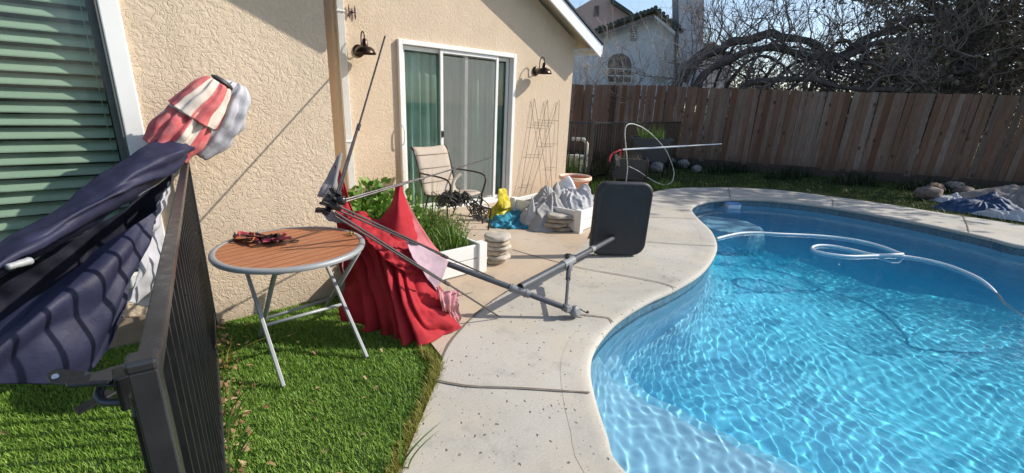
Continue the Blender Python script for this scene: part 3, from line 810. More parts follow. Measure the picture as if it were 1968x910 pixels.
def crumple(name, c, size, mat, seed=0, amp=.35, sub=4, flat=0, parent=None, freq=2.2, ridged=True, rotz=0, floor=None, **kw):
    """crumpled bag / heap: noisy ridged blob with a real base"""
    bm = bmesh.new(); bmesh.ops.create_icosphere(bm, subdivisions=sub, radius=1)
    vs = []; rz_ = Matrix.Rotation(rotz, 3, 'Z'); off = Vector((seed*3.1, seed*1.7, 0))
    for v in bm.verts:
        p = v.co.normalized(); n1 = mnoise.noise(p*freq+off)
        if ridged:
            pw_ = p+Vector((mnoise.noise(p*3+off), mnoise.noise(p*3-off), n1))*.22
            c1 = mnoise.voronoi(pw_*freq*1.05+off)[0]; c2 = mnoise.voronoi(pw_*freq*2.3-off)[0]; c3 = mnoise.voronoi(pw_*freq*5.2+off)[0]
            k = 1+amp*n1*.9+amp*(c1[0]*1.05-.55)+amp*.55*(c2[0]-.45)+amp*.20*(c3[0]-.4)
        else: k = 1+amp*n1*1.3+amp*.35*mnoise.noise(p*freq*2.4+off)+amp*.15*mnoise.noise(p*freq*6+off)
        q = Vector((p.x*size[0]/2*k, p.y*size[1]/2*k, p.z*size[2]/2*k))
        q = rz_ @ q
        q += Vector(c)
        fz = floor if floor is not None else c[2]-size[2]/2*.8
        if q.z < fz: q.z = fz+.002*n1
        vs.append(q)
    fs = [tuple(v.index for v in f.verts) for f in bm.faces]; bm.free()
    m_ = MB(); m_.add(vs, fs); return m_.build(name, mat, parent, smooth=True, loc=None if parent else (c[0], c[1], floor if floor is not None else c[2]-size[2]/2*.8), **kw)
def drape(name, c, rx, ry, h, mat, seed=0, peaks=4, nf=11, rotz=0, floor=0.0, n=150, m=60, fold=.10, **kw):
    """a sheet thrown over things: several peaks, radial folds, creases"""
    rr = random.Random(seed); pk_ = [(rr.uniform(-.55, .55), rr.uniform(-.55, .55), rr.uniform(.45, .9), rr.uniform(.42, .72)) for _ in range(peaks)]
    ph = [rr.uniform(0, 6.28) for _ in range(4)]; rows = []; cz, sz_ = math.cos(rotz), math.sin(rotz)
    for i in range(m+1):
        r = (i/m)**.85; row = []
        for j in range(n):
            th = 2*math.pi*j/n; edge = 1+.14*math.sin(2*th+ph[0])+.09*math.sin(3*th+ph[1])+.06*math.sin(5*th+ph[2])+.05*mnoise.noise(Vector((math.cos(th)*3, math.sin(th)*3, seed)))
            x, y = r*edge*math.cos(th), r*edge*math.sin(th)
            z = 0
            for (a_, b_, hh, w_) in pk_: z = max(z, hh*math.exp(-(((x-a_)/w_)**2+((y-b_)/w_)**2)**.62*.9))
            z = max(z, .5*(1-r**3)); z *= 1-r**7
            q = Vector((x*3.2+seed, y*3.2, z*2)); f = math.sin(nf*th+ph[3]+3.2*mnoise.noise(q*.8)); f = 1-2*abs(f)**.75
            dd = fold*f*(.25+.75*r)*min(1, 2.5*z+.1)
            v1 = mnoise.voronoi(q*1.3+Vector((mnoise.noise(q*1.5), mnoise.noise(q*1.5+Vector((5, 5, 5))), 0))*.7)[0][0]-.45; v2 = mnoise.voronoi(q*3.1)[0][0]-.4
            kx = 1+dd+.05*v1; z2 = z*(1+.12*v1+.05*v2)+.015*f*min(1, z*2)
            X_, Y_ = x*kx*rx, y*kx*ry
            row.append((c[0]+X_*cz-Y_*sz_, c[1]+X_*sz_+Y_*cz, max(floor+.004+.006*abs(v2), floor+z2*h)))
        rows.append(row)
    m_ = MB(); m_.grid(rows, closed=True); return m_.build(name, mat, None, smooth=True, loc=(c[0], c[1], floor), **kw)
def fabric(name, col, rough=.75, sheen=.1, var=.12, weave=.25, vs=5):
    t = NT(name); co = t.co(); n_ = t.noise(co, vs, 4, .6)
    c = t.ramp(n_, [(.3, tuple(c*(1-var) for c in col)), (.7, tuple(min(1, c*(1+var)) for c in col))])
    t.set(Base_Color=c, Roughness=rough, Specular_IOR_Level=.3)
    b = t.bump(t.noise(co, 380, 2), weave, .0008); t.bump(t.noise(co, 24, 4, .6, .6), .45, .006, b)
    # thin cloth: some light comes through
    tl = t.n('BsdfTranslucent'); t.l(c, tl.inputs[0]); mx = t.n('MixShader'); mx.inputs[0].default_value = .16
    t.l(t.p.outputs[0], mx.inputs[1]); t.l(tl.outputs[0], mx.inputs[2]); t.l(mx.outputs[0], t.out.inputs[0])
    return t.m
M['red'] = fabric('red_canvas', (.42, .022, .032), var=.22, vs=3); M['faded'] = fabric('faded_pink_canvas', (.46, .33, .38), var=.15)
M['pinkhem'] = fabric('blotchy_pink_canvas', (.64, .30, .32), var=.4, vs=18)
M['greylining'] = fabric('grey_lining', (.38, .37, .38)); M['navy'] = fabric('navy_canvas', (.026, .028, .062), .55, var=.25)
M['palegrey'] = fabric('pale_grey_canvas', (.50, .50, .54))
M['umetal'] = simple('grey_umbrella_metal', (.070, .076, .086), .42, metal=.2, var=.2, vs=20)
M['ujoint'] = simple('grey_cast_joint', (.20, .205, .21), .5, metal=.1, bump=.1)
M['rodmetal'] = simple('rib_steel', (.10, .09, .09), .3, metal=.6)
M['hubplastic'] = simple('black_hub_plastic', (.02, .018, .02), .3)
M['baseplastic'] = simple('charcoal_base_plastic', (.018, .019, .022), .55, var=.15, bump=.2, bs=200)

# ---- folding table
M['tabgrey'] = simple('silver_grey_frame', (.30, .31, .315), .45, metal=.15, var=.08)
t = NT('brown_slat_board'); co = t.co('Object', rot=(0, 0, R(-14)))
sp = t.n('SeparateXYZ'); t.l(co, sp.inputs[0])
fr = t.math('FRACT', t.math('MULTIPLY', t.math('ADD', sp.outputs[1], 5.0), 1/.058)); gv = t.ramp(fr, [(.0, 1), (.035, 1), (.06, 0), (.94, 0), (.965, 1)])
mg = t.n('Mapping'); mg.inputs['Scale'].default_value = (1, 12, 1); t.l(co, mg.inputs[0]); gn = t.noise(mg.outputs[0], 12, 5, .7)
bc = t.ramp(gn, [(.3, (.30, .105, .045)), (.7, (.46, .19, .085))])
bc = t.mix(t.math('MULTIPLY', gv, .8), bc, (.05, .018, .01)); t.set(Base_Color=bc, Roughness=.5); t.bump(t.math('SUBTRACT', t.math('MULTIPLY', gn, .1), gv), .6, .003); M['slat'] = t.m
TZ = .72; TC = Vector((.515, 2.485, 0)); TRd = .378
TB = thing('folding_table', 'round folding garden table with brown slatted top and grey rim on the turf', 'table', TC)
g = MB(); g.lathe(TC+Vector((0, 0, TZ)), [(0, -.002), (TRd-.028, -.002), (TRd-.028, -.014), (0, -.014)], 64); g.build('tabletop', M['slat'], TB)
g = MB(); g.lathe(TC+Vector((0, 0, TZ)), [(TRd-.028, .000), (TRd-.024, .002), (TRd-.006, .001), (TRd, -.004), (TRd+.001, -.014), (TRd-.003, -.023), (TRd-.012, -.023), (TRd-.028, -.015), (TRd-.028, 0)], 72); g.build('rim', M['tabgrey'], TB, smooth='auto', angle=50)
A0, A1 = G(545, 743, .0), Vector((.295, 2.74, TZ-.03)); D0, D1 = G(705, 687, 0), Vector((.70, 2.78, TZ-.03))
B0 = G(500, 647, .0); B1 = Vector((.385, 2.24, TZ-.03)); C0 = G(618, 606, .0); C1 = Vector((.80, 2.27, TZ-.03))
def mid(a_, b_, t_): return a_+(b_-a_)*t_
g = MB(); g.beam(A0, A1, .030, .018, up=(1, 0, 0)); g.build('leg', M['tabgrey'], TB, bevel=.003)
g = MB(); g.beam(D0, D1, .030, .018, up=(1, 0, 0)); g.build('leg', M['tabgrey'], TB, bevel=.003)
g = MB(); g.tube(crom([B0, mid(B0, B1, .45), mid(B0, B1, .8)+Vector((-.0, .02, -.01)), B1], 6), .0125, 10); g.build('leg', M['tabgrey'], TB, smooth=True)
g = MB(); g.tube([C0, C1], .0125, 10); g.build('leg', M['tabgrey'], TB, smooth=True)
for a_, b_ in ((mid(A0, A1, .42), mid(D0, D1, .42)), (mid(B0, B1, .32), mid(C0, C1, .32)), (mid(A0, A1, .93), mid(D0, D1, .93)), (mid(B0, B1, .94), mid(C0, C1, .94))):
    g = MB(); g.tube([a_, b_], .0095, 10); g.build('crossbar', M['tabgrey'], TB, smooth=True)
# ---- dog harness heap and buckle on the table
M['strap_b'] = simple('brown_webbing', (.07, .022, .02), .7); M['strap_o'] = simple('orange_webbing', (.45, .16, .06), .7); M['strap_p'] = simple('red_stitch_webbing', (.35, .04, .06), .7)
hc = G(508, 458, TZ+.015)
HN = thing('strap_harness', 'tangled brown and orange strap harness lying on the left of the round table', 'harness', (hc.x, hc.y, TZ))
def ribbon(pts, wd, th_=.0025, tw_=0):
    P = crom(pts, 8); m_ = MB(); rows = [[], [], [], []]
    for i, p in enumerate(P):
        t_ = (P[min(i+1, len(P)-1)]-P[max(i-1, 0)]).normalized(); a_ = i*.22+tw_
        sd_ = t_.cross(Vector((0, 0, 1))); sd_ = sd_.normalized() if sd_.length > .01 else Vector((1, 0, 0)); up_ = sd_.cross(t_)
        w1 = (sd_*math.cos(a_*.5)+up_*math.sin(a_*.5))*wd/2; n_ = (up_*math.cos(a_*.5)-sd_*math.sin(a_*.5))*th_/2
        rows[0].append(p+w1+n_); rows[1].append(p-w1+n_); rows[2].append(p-w1-n_); rows[3].append(p+w1-n_)
    m_.grid(rows+[rows[0]]); return m_
rr = random.Random(5)
for k, (mt, nn) in enumerate((('strap_b', 0), ('strap_b', 1), ('strap_o', 2), ('strap_b', 3), ('strap_p', 4), ('strap_o', 5), ('strap_b', 6), ('strap_b', 7), ('strap_p', 8))):
    u0 = 462+rr.uniform(0, 70); pts = []
    for q in range(7):
        u = min(560, max(452, u0+rr.uniform(-38, 38))); v = rr.uniform(447, 466) if u > 470 else rr.uniform(446, 458)
        pts.append(G(u, v, TZ+rr.uniform(.006, .032)))
    ribbon(pts, .016, .003, k).build('strap', M[mt], HN, smooth=True)
g = MB(); bkc = G(566, 464, TZ+.006); g.tube([bkc+Vector((.022*math.cos(a_), .016*math.sin(a_), 0)) for a_ in np.linspace(0, 6.28, 17)[:-1]], .003, 6, closed=True); g.build('ring', M['black'], HN, smooth=True)
bk = G(675, 450, TZ+.008); g = MB()
g.tube([bk+Vector((a_, b_, c_)) for a_, b_, c_ in ((-.012, -.03, 0), (.012, -.03, .004), (.012, .03, .012), (-.012, .03, .008))], .004, 6, closed=True); g.tube([bk+Vector((-.016, 0, .006)), bk+Vector((.016, 0, .006))], .004, 6)
tag(g.build('buckle', simple('brass_buckle', (.32, .2, .07), .35, metal=.7), smooth=True, loc=bk), 'small brass buckle on the right edge of the round table top', 'buckle')

# ---- red cantilever umbrella, fallen
HB = WY(640, 392, 2.42)
K = Vector((2.25, 1.93, .052)); E_ = WY(690, 444, 2.95)
RU = thing('red_umbrella', 'fallen cantilever umbrella with torn red canopy, bare ribs and charcoal base tipped on edge', 'umbrella', (K.x, K.y, 0))
def on_line(u):                                     # point of the pole seen at column u
    best = min(range(401), key=lambda i: abs(px_of(mid(K, E_, i/400))[0]-u)); return mid(K, E_, best/400)
def px_of(p):
    c = MW.transposed() @ (Vector(p)-Vector((0, 0, H))); return CX-FPX*c.x/c.z, CY+FPX*c.y/c.z
J = on_line(1000)
g = MB(); g.tube([K, E_], .021, 16); g.build('pole', M['umetal'], RU, smooth='auto')
pl = MB()
PB0, PB1 = Vector((3.45, 2.85, 0)), Vector((3.93, 2.53, 0)); PU = (PB1-PB0).normalized(); PW_ = .585; PHt = .775
PN = Vector((PU.y, -PU.x, 0));
if PN.dot(Vector((0, 0, 0))-PB0) < 0: PN = -PN
tilt = Matrix.Rotation(R(-3), 3, PU); UPV = (Vector((0, 0, 1))+PN*.05-PU*.0).normalized()
hub_pt = WP(1186, 454, PB0, PN)
rp = []; rad = .105; nseg = 6
for cx_, cz_, a0 in ((rad, rad, 180), (PW_-rad, rad, 270), (PW_-rad, PHt-rad, 0), (rad, PHt-rad, 90)):
    for i in range(nseg+1):
        a_ = R(a0+90*i/nseg); rp.append((cx_+rad*math.cos(a_), cz_+rad*math.sin(a_)))
cxm, czm = PW_/2, PHt/2
def bulge(x, z):   # slightly convex sides
    return (cxm+(x-cxm)*(1+.045*(1-((z-czm)/czm)**2)), czm+(z-czm)*(1+.035*(1-((x-cxm)/cxm)**2)))
layers = [(.078, .93), (.076, .955), (.069, .978), (.056, .994), (.040, 1.0), (.020, 1.0), (.004, .992), (-.003, .97)]
rings = []
for dn, sc_ in layers:
    ring = []
    for x, z in rp:
        x, z = bulge(x, z); x = cxm+(x-cxm)*sc_; z = czm+(z-czm)*sc_
        ring.append(PB0+PU*x+UPV*(z+.02)+PN*dn)
    rings.append(ring)
pl.grid(rings, closed=True)
n0 = len(pl.v)
for ring, rev in ((rings[0], 0), (rings[-1], 1)):
    # gently raised centre panel
    inn = [PB0+PU*cxm+UPV*(czm+.02)+(p-(PB0+PU*cxm+UPV*(czm+.02)))*.86 for p in ring]
    pl.grid([ring, inn], closed=True); pl.add(inn, [tuple(range(len(inn)))])
base = pl.build('base_plate', M['baseplastic'], RU, smooth='auto', angle=40)
mdir = (J-hub_pt).normalized(); s_in = hub_pt-mdir*.03
mast_j = J+Vector((0, 0, .03))
C1_ = mid(s_in, mast_j, .62)
g = MB(); g.tube([s_in, mast_j], .0245, 16); g.build('mast', M['umetal'], RU, smooth='auto')
g = MB(); g.tube([mid(s_in, mast_j, .60), mast_j], .030, 16); g.build('sleeve', M['umetal'], RU, smooth='auto')
g = MB(); g.tube([mid(s_in, mast_j, .33), mid(s_in, mast_j, .365)], .0295, 16); g.build('clamp_ring', M['ujoint'], RU, smooth='auto')
g = MB(); a_ = mid(s_in, mast_j, .56); b_ = mid(s_in, mast_j, .66); g.tube([a_, b_], .037, 16); g.box(mid(a_, b_, .6)+Vector((.0, -.03, -.03)), (.045, .05, .06)); cc_ = g.build('crank_collar', M['ujoint'], RU, bevel=.005)
g = MB(); q = mid(a_, b_, .4)+Vector((-.02, .0, .045)); g.tube([q, q+Vector((-.012, 0, .022))], .022, 10); g.tube([q+Vector((-.03, 0, .01)), q+Vector((.03, 0, .02))], .010, 8); g.build('crank_knob', M['hubplastic'], cc_, smooth='auto')
st0 = mid(a_, b_, .6)+Vector((0, -.03, -.05)); st1 = K+Vector((-.07, .03, .045))
g = MB(); g.tube([st0, st1], .0125, 12); g.tube([st0, mid(st0, st1, .30)], .0205, 12); g.build('strut', M['umetal'], RU, smooth='auto')
g = MB(); dpo = (E_-K).normalized(); g.tube([K-dpo*.01, K+dpo*.10], .029, 14); kj = MB()
rot = dpo.to_track_quat('Z', 'Y').to_matrix()
g.lathe(K, [(0, -.03), (.03, -.03), (.044, -.018), (.046, .0), (.044, .018), (.03, .03), (0, .03)], 20, Matrix.Rotation(R(78), 3, 'X') @ Matrix.Rotation(R(12), 3, 'Y'))
g.box(K+Vector((-.065, .015, .035)), (.05, .03, .05)); g.build('elbow', M['ujoint'], RU, smooth='auto', bevel=.004)
g = MB(); jn = J; g.tube([jn-dpo*.075, jn+dpo*.085], .030, 14); g.tube([jn+dpo*.0, mast_j], .024, 10)
for q in (-.05, .06): g.tube([jn+dpo*q, jn+dpo*(q+.012)], .034, 14)
g.build('joint_sleeve', M['ujoint'], RU, smooth='auto')
g = MB(); h0 = K+Vector((.03, -.01, .02)); h1 = G(1128, 602, .035); g.tube([h0, h1], .005, 8); g.tube([h1, h1+Vector((.012, -.004, .014))], .010, 8); g.build('crank_stub', M['umetal'], RU, smooth=True)
# hub
g = MB(); hd = (HB-Vector((1.3, 2.2, .5))).normalized(); hq = hd.to_track_quat('Z', 'Y').to_matrix()
g.lathe(HB, [(0, -.055), (.020, -.05), (.028, -.02), (.040, -.01), (.044, .02), (.030, .03), (.026, .055), (0, .06)], 18, hq)
for k in range(10):
    a_ = 2*math.pi*k/10; r0 = hq @ Vector((math.cos(a_), math.sin(a_), .0)); tq = Matrix.Rotation(a_, 3, 'Z')
    g.box(HB+r0*.055+hd*.005, (.045, .014, .030), hq @ tq)
    g.tube([HB+r0*.062+hd*.02, HB+r0*.085+hd*.055], .008, 8)
hub = g.build('hub', M['hubplastic'], RU, bevel=.002)
g = MB(); q = WY(657, 386, 2.35); g.lathe(q, [(0, -.025), (.018, -.022), (.024, 0), (.018, .022), (0, .025)], 16); g.build('hub_ball', simple('dark_knob', (.03, .022, .022), .25), hub, smooth=True)
# ribs: each a long steel rod, with its shorter stretcher alongside
def rib(p0, p1, off, k_=.5, r=.0045, p0b=None):
    g = MB(); g.tube([p0, p1], r, 8); g.tube([mid(p0, p1, k_-.015), mid(p0, p1, k_+.015)], r*2.0, 8)
    rb = g.build('rib', M['rodmetal'], RU, smooth='auto')
    g = MB(); g.tube([p0+off, mid(p0, p1, k_)+off*.35], r*1.05, 8); g.build('stretcher', M['rodmetal'], rb, smooth='auto')
T1 = WY(740, 70, 3.15); T2 = WY(945, 303, 2.95); T3 = G(950, 535, .13); T4 = G(961, 610, .012)
rib(HB+Vector((.02, -.02, .03)), T1, Vector((-.018, -.01, 0)), .38, .0062)
rib(HB+Vector((.05, -.03, .01)), T2, Vector((0, 0, .014)), .42, .0055)
rib(WY(654, 406, 2.30), T3, Vector((.004, 0, .02)), .58, .006)
rib(WY(644, 408, 2.28), T4, Vector((-.004, 0, -.02)), .6, .006)
T5 = WY(655, 297, 2.75); g = MB(); g.tube([HB+Vector((0, .02, .02)), T5], .010, 8); g.build('rib', M['ujoint'], RU, smooth='auto')
# canopy, four faded and torn pieces
def V3(u, v, y): return WY(u, v, y)
ctrl = [[V3(650, 402, 2.86), V3(685, 412, 2.76), V3(722, 432, 2.66), V3(765, 462, 2.58), V3(808, 488, 2.50), V3(842, 512, 2.46)],
        [V3(650, 455, 2.88), V3(684, 466, 2.74), V3(728, 482, 2.58), V3(775, 510, 2.45), V3(812, 530, 2.40), V3(848, 552, 2.40)],
        [V3(656, 525, 2.87), V3(692, 542, 2.70), V3(738, 560, 2.46), V3(786, 582, 2.30), V3(826, 592, 2.29), V3(862, 594, 2.32)],
        [G(660, 612, .02), G(702, 632, .02), G(748, 642, .015), G(796, 657, .012), G(832, 654, .012), G(884, 630, .012)]]
cp = cloth('canopy', ctrl, M['red'], RU, nu=34, nv=26, folds=2.7, amp=.060, drift=-.55, wr=.008, seed=3, warp=.34, wscale=6, cr=.013, cs=6)
# wet red gathers along the ribs over the table edge
ctrl = [[V3(650, 398, 2.72), V3(700, 412, 2.66), V3(750, 436, 2.58), V3(800, 466, 2.52)],
        [V3(648, 410, 2.66), V3(695, 435, 2.58), V3(745, 470, 2.48), V3(795, 500, 2.42)],
        [V3(690, 445, 2.58), V3(712, 470, 2.50), V3(748, 505, 2.43), V3(790, 530, 2.38)]]
cloth('canopy_fold', ctrl, M['red'], RU, nu=22, nv=10, folds=2.5, amp=.016, drift=1.6, wr=.008, seed=9, prof=lambda v: 1, wscale=14, cr=.010, cs=12)
# peak hanging from the second rib: two faces meeting at a crease
pk = mid(HB, T2, .40); pk = WP(766, 358, HB, (T2-HB).cross(Vector((0, 0, 1))).normalized())
ctrl = [[pk+Vector((-.012, 0, .01)), pk+Vector((0, -.02, .01)), pk+Vector((.014, 0, .01))],
        [V3(748, 400, 2.62), V3(766, 398, 2.52), V3(786, 402, 2.60)],
        [V3(716, 440, 2.64), V3(768, 450, 2.50), V3(808, 446, 2.60)],
        [V3(706, 468, 2.62), V3(765, 480, 2.48), V3(832, 488, 2.54)]]
cloth('canopy_peak', ctrl, M['red'], RU, nu=14, nv=10, folds=1.0, amp=.008, wr=.004, seed=2)
ctrl = [[pk+Vector((.012, .01, .008)), pk+Vector((.02, .02, .004))], [V3(790, 402, 2.50), V3(797, 415, 2.54)], [V3(815, 452, 2.46), V3(828, 470, 2.5)], [V3(840, 488, 2.40), V3(868, 500, 2.42)]]
ctrl = [[pk+Vector((.0, .012, .006)), pk+Vector((.016, .016, .004))], [V3(772, 400, 2.60), V3(796, 412, 2.60)], [V3(792, 450, 2.57), V3(826, 462, 2.56)], [V3(815, 490, 2.50), V3(862, 506, 2.48)]]
tag(cloth('canopy_panel', ctrl, fabric('rose_faded_canvas', (.58, .16, .18), var=.15), RU, nu=10, nv=10, folds=1, amp=.005, wr=.004, seed=4), 'rose faded torn panel')
ctrl = [[V3(780, 462, 2.44), V3(815, 476, 2.42), V3(862, 502, 2.40)], [V3(790, 490, 2.38), V3(822, 512, 2.37), V3(852, 530, 2.36)], [V3(806, 512, 2.34), V3(822, 534, 2.34), V3(838, 560, 2.34)]]
tag(cloth('canopy_panel', ctrl, M['faded'], RU, nu=12, nv=10, folds=1.3, amp=.010, wr=.006, seed=6), 'pale lilac faded panel')
ctrl = [[V3(838, 552, 2.28), V3(858, 560, 2.28), V3(880, 556, 2.30)], [V3(846, 580, 2.26), V3(862, 588, 2.26), V3(878, 580, 2.28)], [G(858, 622, .02), G(872, 622, .02), G(884, 612, .025)]]
tag(cloth('canopy_hem', ctrl, M['pinkhem'], RU, nu=14, nv=14, folds=3.2, amp=.016, wr=.012, seed=7, drift=.9, prof=lambda v: 1), 'wrinkled pink bleached hem')
# strip tied up on the first rib and its grey lining
ctrl = [[V3(643, 318, 2.72), V3(652, 322, 2.70)], [V3(650, 352, 2.68), V3(664, 358, 2.66)], [V3(652, 385, 2.66), V3(674, 395, 2.64)], [V3(648, 412, 2.62), V3(684, 422, 2.60)]]
cloth('canopy_strip', ctrl, M['red'], RU, nu=14, nv=8, folds=2, amp=.010, wr=.005, seed=8)
ctrl = [[V3(650, 300, 2.76), V3(656, 304, 2.74)], [V3(632, 332, 2.78), V3(650, 340, 2.74)], [V3(610, 378, 2.80), V3(642, 384, 2.72)]]
cloth('canopy_lining', ctrl, M['greylining'], RU, nu=12, nv=8, folds=1, amp=.006, seed=10)
ctrl = [[V3(612, 400, 2.74), V3(640, 406, 2.72)], [V3(628, 422, 2.72), V3(655, 420, 2.70)], [V3(640, 428, 2.70), V3(690, 432, 2.66)]]
cloth('canopy_lining', ctrl, M['greylining'], RU, nu=12, nv=8, folds=1, amp=.006, seed=11)
g = MB(); g.tube(crom([V3(659, 500, 2.42), V3(658, 512, 2.42), V3(661, 524, 2.42)], 5), .0035, 6); g.build('tie_cord', M['faded'], RU, smooth=True)

# ---- navy umbrella thrown over the pool fence
NU = thing('navy_umbrella', 'closed navy blue umbrella slumped over the black metal pool fence', 'umbrella', (-.5, 2.2, .3))
top = [V3(352, 252, 3.06), V3(320, 262, 2.98), V3(250, 300, 2.85), V3(170, 352, 2.72), V3(85, 415, 2.58), V3(0, 466, 2.46), V3(-110, 545, 2.3)]
hi = [V3(372, 270, 2.96), V3(335, 292, 2.82), V3(265, 330, 2.68), V3(185, 383, 2.55), V3(100, 440, 2.42), V3(10, 492, 2.30), V3(-100, 575, 2.14)]
md = [V3(368, 298, 2.94), V3(325, 335, 2.80), V3(250, 372, 2.66), V3(175, 420, 2.54), V3(95, 468, 2.42), V3(5, 518, 2.30), V3(-100, 605, 2.16)]
lo = [V3(338, 316, 3.0), V3(300, 350, 2.94), V3(235, 395, 2.80), V3(160, 447, 2.66), V3(80, 490, 2.54), V3(0, 538, 2.42), V3(-105, 622, 2.28)]
def T_(rows): return [list(c) for c in zip(*rows)]
cloth('canopy_roll', [top, hi, md, lo], M['navy'], NU, nu=18, nv=14, folds=.6, amp=.016, drift=1.1, wr=.006, seed=21, warp=.15, cr=.006, cs=4, prof=lambda v: math.sin(math.pi*min(1, v*1.05)), wscale=5)
ctrl = [[V3(-60, 665, 2.20), V3(60, 575, 2.30), V3(140, 520, 2.40), V3(215, 462, 2.50), V3(304, 402, 2.66)],
        [V3(-60, 690, 2.14), V3(70, 606, 2.22), V3(155, 550, 2.32), V3(228, 496, 2.42), V3(290, 450, 2.58)],
        [V3(-60, 715, 2.12), V3(60, 672, 2.20), V3(148, 625, 2.28), V3(212, 575, 2.36), V3(258, 535, 2.46)],
        [V3(-60, 738, 2.16), V3(40, 736, 2.20), V3(110, 735, 2.24), V3(178, 712, 2.30), V3(234, 610, 2.38)]]
cloth('canopy', ctrl, M['navy'], NU, nu=18, nv=14, folds=1.2, amp=.022, drift=.9, wr=.006, seed=22, wscale=4, warp=.2, cr=.006, cs=4)
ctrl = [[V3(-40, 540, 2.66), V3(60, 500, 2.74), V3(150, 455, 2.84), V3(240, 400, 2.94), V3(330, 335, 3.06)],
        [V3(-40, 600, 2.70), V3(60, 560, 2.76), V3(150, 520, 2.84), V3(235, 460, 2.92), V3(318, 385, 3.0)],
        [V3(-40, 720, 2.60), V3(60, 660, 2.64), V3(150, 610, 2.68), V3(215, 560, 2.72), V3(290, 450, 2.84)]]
cloth('canopy_inner', ctrl, fabric('navy_underside_shade', (.010, .011, .022), .8), NU, nu=14, nv=10, folds=2.2, amp=.035, drift=.4, wr=.012, seed=23)  # inner cloth coloured darker to stand in for shade under the roll
ctrl = [[V3(318, 372, 2.90), V3(330, 350, 2.98)], [V3(280, 440, 2.74), V3(312, 430, 2.92)], [V3(262, 520, 2.70), V3(300, 520, 2.88)], [V3(246, 578, 2.64), V3(285, 594, 2.84)]]
cloth('canopy_lining', ctrl, M['palegrey'], NU, nu=16, nv=12, folds=.7, amp=.016, wr=.016, seed=24, wscale=7, prof=lambda v: .6+.4*v)
g = MB(); q0, q1 = V3(14, 514, 2.26), V3(60, 501, 2.32); g.tube(crom([q0, mid(q0, q1, .5), q1], 4), [.012]*4+[.014]*3+[.016, .012], 10); g.build('pole_end', simple('scuffed_aluminium', (.35, .36, .37), .5, metal=.2), NU, smooth=True)
# ---- red and cream striped umbrella bundle behind it
def bundle(name, path, radii, mat, parent, folds=7, amp=.25, seed=0, n=84, flat=1.0, uvn=True, tw_=.5):
    P = crom(path, 8); k = len(P); rs = np.interp(np.linspace(0, 1, k), np.linspace(0, 1, len(radii)), radii); rows = []; rr = random.Random(seed); ph = rr.uniform(0, 6)
    for i, p in enumerate(P):
        t_ = (P[min(i+1, k-1)]-P[max(i-1, 0)]).normalized(); a = t_.cross(Vector((0, 0, 1))).normalized(); b = t_.cross(a); v = i/(k-1); row = []
        for j in range(n+1):
            th = 2*math.pi*j/n; f = math.sin(folds*th+tw_*v*3+ph)*.7+.3*math.sin(2*folds*th+2+2*v)
            q = p+(a*math.cos(th)*flat+b*math.sin(th))*rs[i]
            rk = rs[i]*(amp*f*(.5+.5*v)+amp*.7*mnoise.noise(q*14+Vector((seed, 0, 0))))
            row.append(q+(a*math.cos(th)+b*math.sin(th))*rk)
        rows.append(row)
    m_ = MB(); m_.grid(rows); o = m_.build(name, mat, parent, smooth=True, solid=.003); set_uv(o, k, n+1); return o
def m_stripe(name, mode):
    t = NT(name); uvm = t.n('UVMap'); uvm.uv_map = 'UVMap'; sp = t.n('SeparateXYZ'); t.l(uvm.outputs[0], sp.inputs[0]); co = t.co()
    a_ = t.ramp(t.math('FRACT', t.math('MULTIPLY', sp.outputs[0], 4.0 if mode else 3.0)), [(.49, 0), (.50, 1)] if mode else [(.24, 1), (.25, 0)])
    if not mode:
        b_ = t.ramp(sp.outputs[1], [(.60, 0), (.61, 1)]); a_ = t.math('ABSOLUTE', t.math('SUBTRACT', a_, b_))
    redc = t.ramp(t.noise(co, 18, 4), [(.3, (.48, .07, .08)), (.7, (.58, .19, .18))]); crc = t.ramp(t.noise(co, 14, 4), [(.3, (.60, .50, .42)), (.7, (.72, .64, .56))])
    t.set(Base_Color=t.mix(a_, redc, crc), Roughness=.8); t.bump(t.noise(co, 30, 4), .4, .005); return t.m
M['stripe'] = m_stripe('striped_canvas', 0); M['stripe2'] = m_stripe('wedge_striped_canvas', 1)
SU = thing('striped_umbrella', 'folded red and cream striped umbrella bundle leaning at the stucco wall above the navy one', 'umbrella', (.3, 3.0, 1.0))
ya = 3.02
bundle('canopy', [V3(318, 292, ya), V3(345, 258, ya), V3(372, 222, ya), V3(398, 195, ya)], [.105, .118, .10, .08], M['stripe'], SU, folds=11, amp=.22, seed=31)
bundle('canopy_flap', [V3(372, 224, ya-.01), V3(392, 198, ya-.02), V3(412, 172, ya-.02), V3(420, 160, ya-.02)], [.116, .100, .080, .060], M['stripe2'], SU, folds=9, amp=.17, seed=33)
bundle('outer_cover', [V3(372, 292, ya+.09), V3(402, 258, ya+.08), V3(428, 215, ya+.07), V3(446, 178, ya+.06), V3(452, 160, ya+.06)], [.07, .105, .105, .085, .04], M['palegrey'], SU, folds=9, amp=.30, seed=35)
g = MB(); p0, p1 = V3(415, 160, ya-.02), V3(432, 150, ya+.0)
q = V3(428, 158, ya-.02); tq = (V3(430, 150, ya)-V3(392, 198, ya)).normalized().to_track_quat('Z', 'Y').to_matrix(); g.lathe(q, [(0, .012), (.04, .012), (.055, .004), (.06, -.008), (.05, -.012), (0, -.012)], 24, tq); g.build('top_cap', simple('dark_cap', (.05, .045, .05), .5), SU, smooth=True)
g = MB(); g.tube([V3(300, 320, ya), V3(424, 160, ya)], .016, 10); g.build('pole', M['rodmetal'], SU, smooth=True)

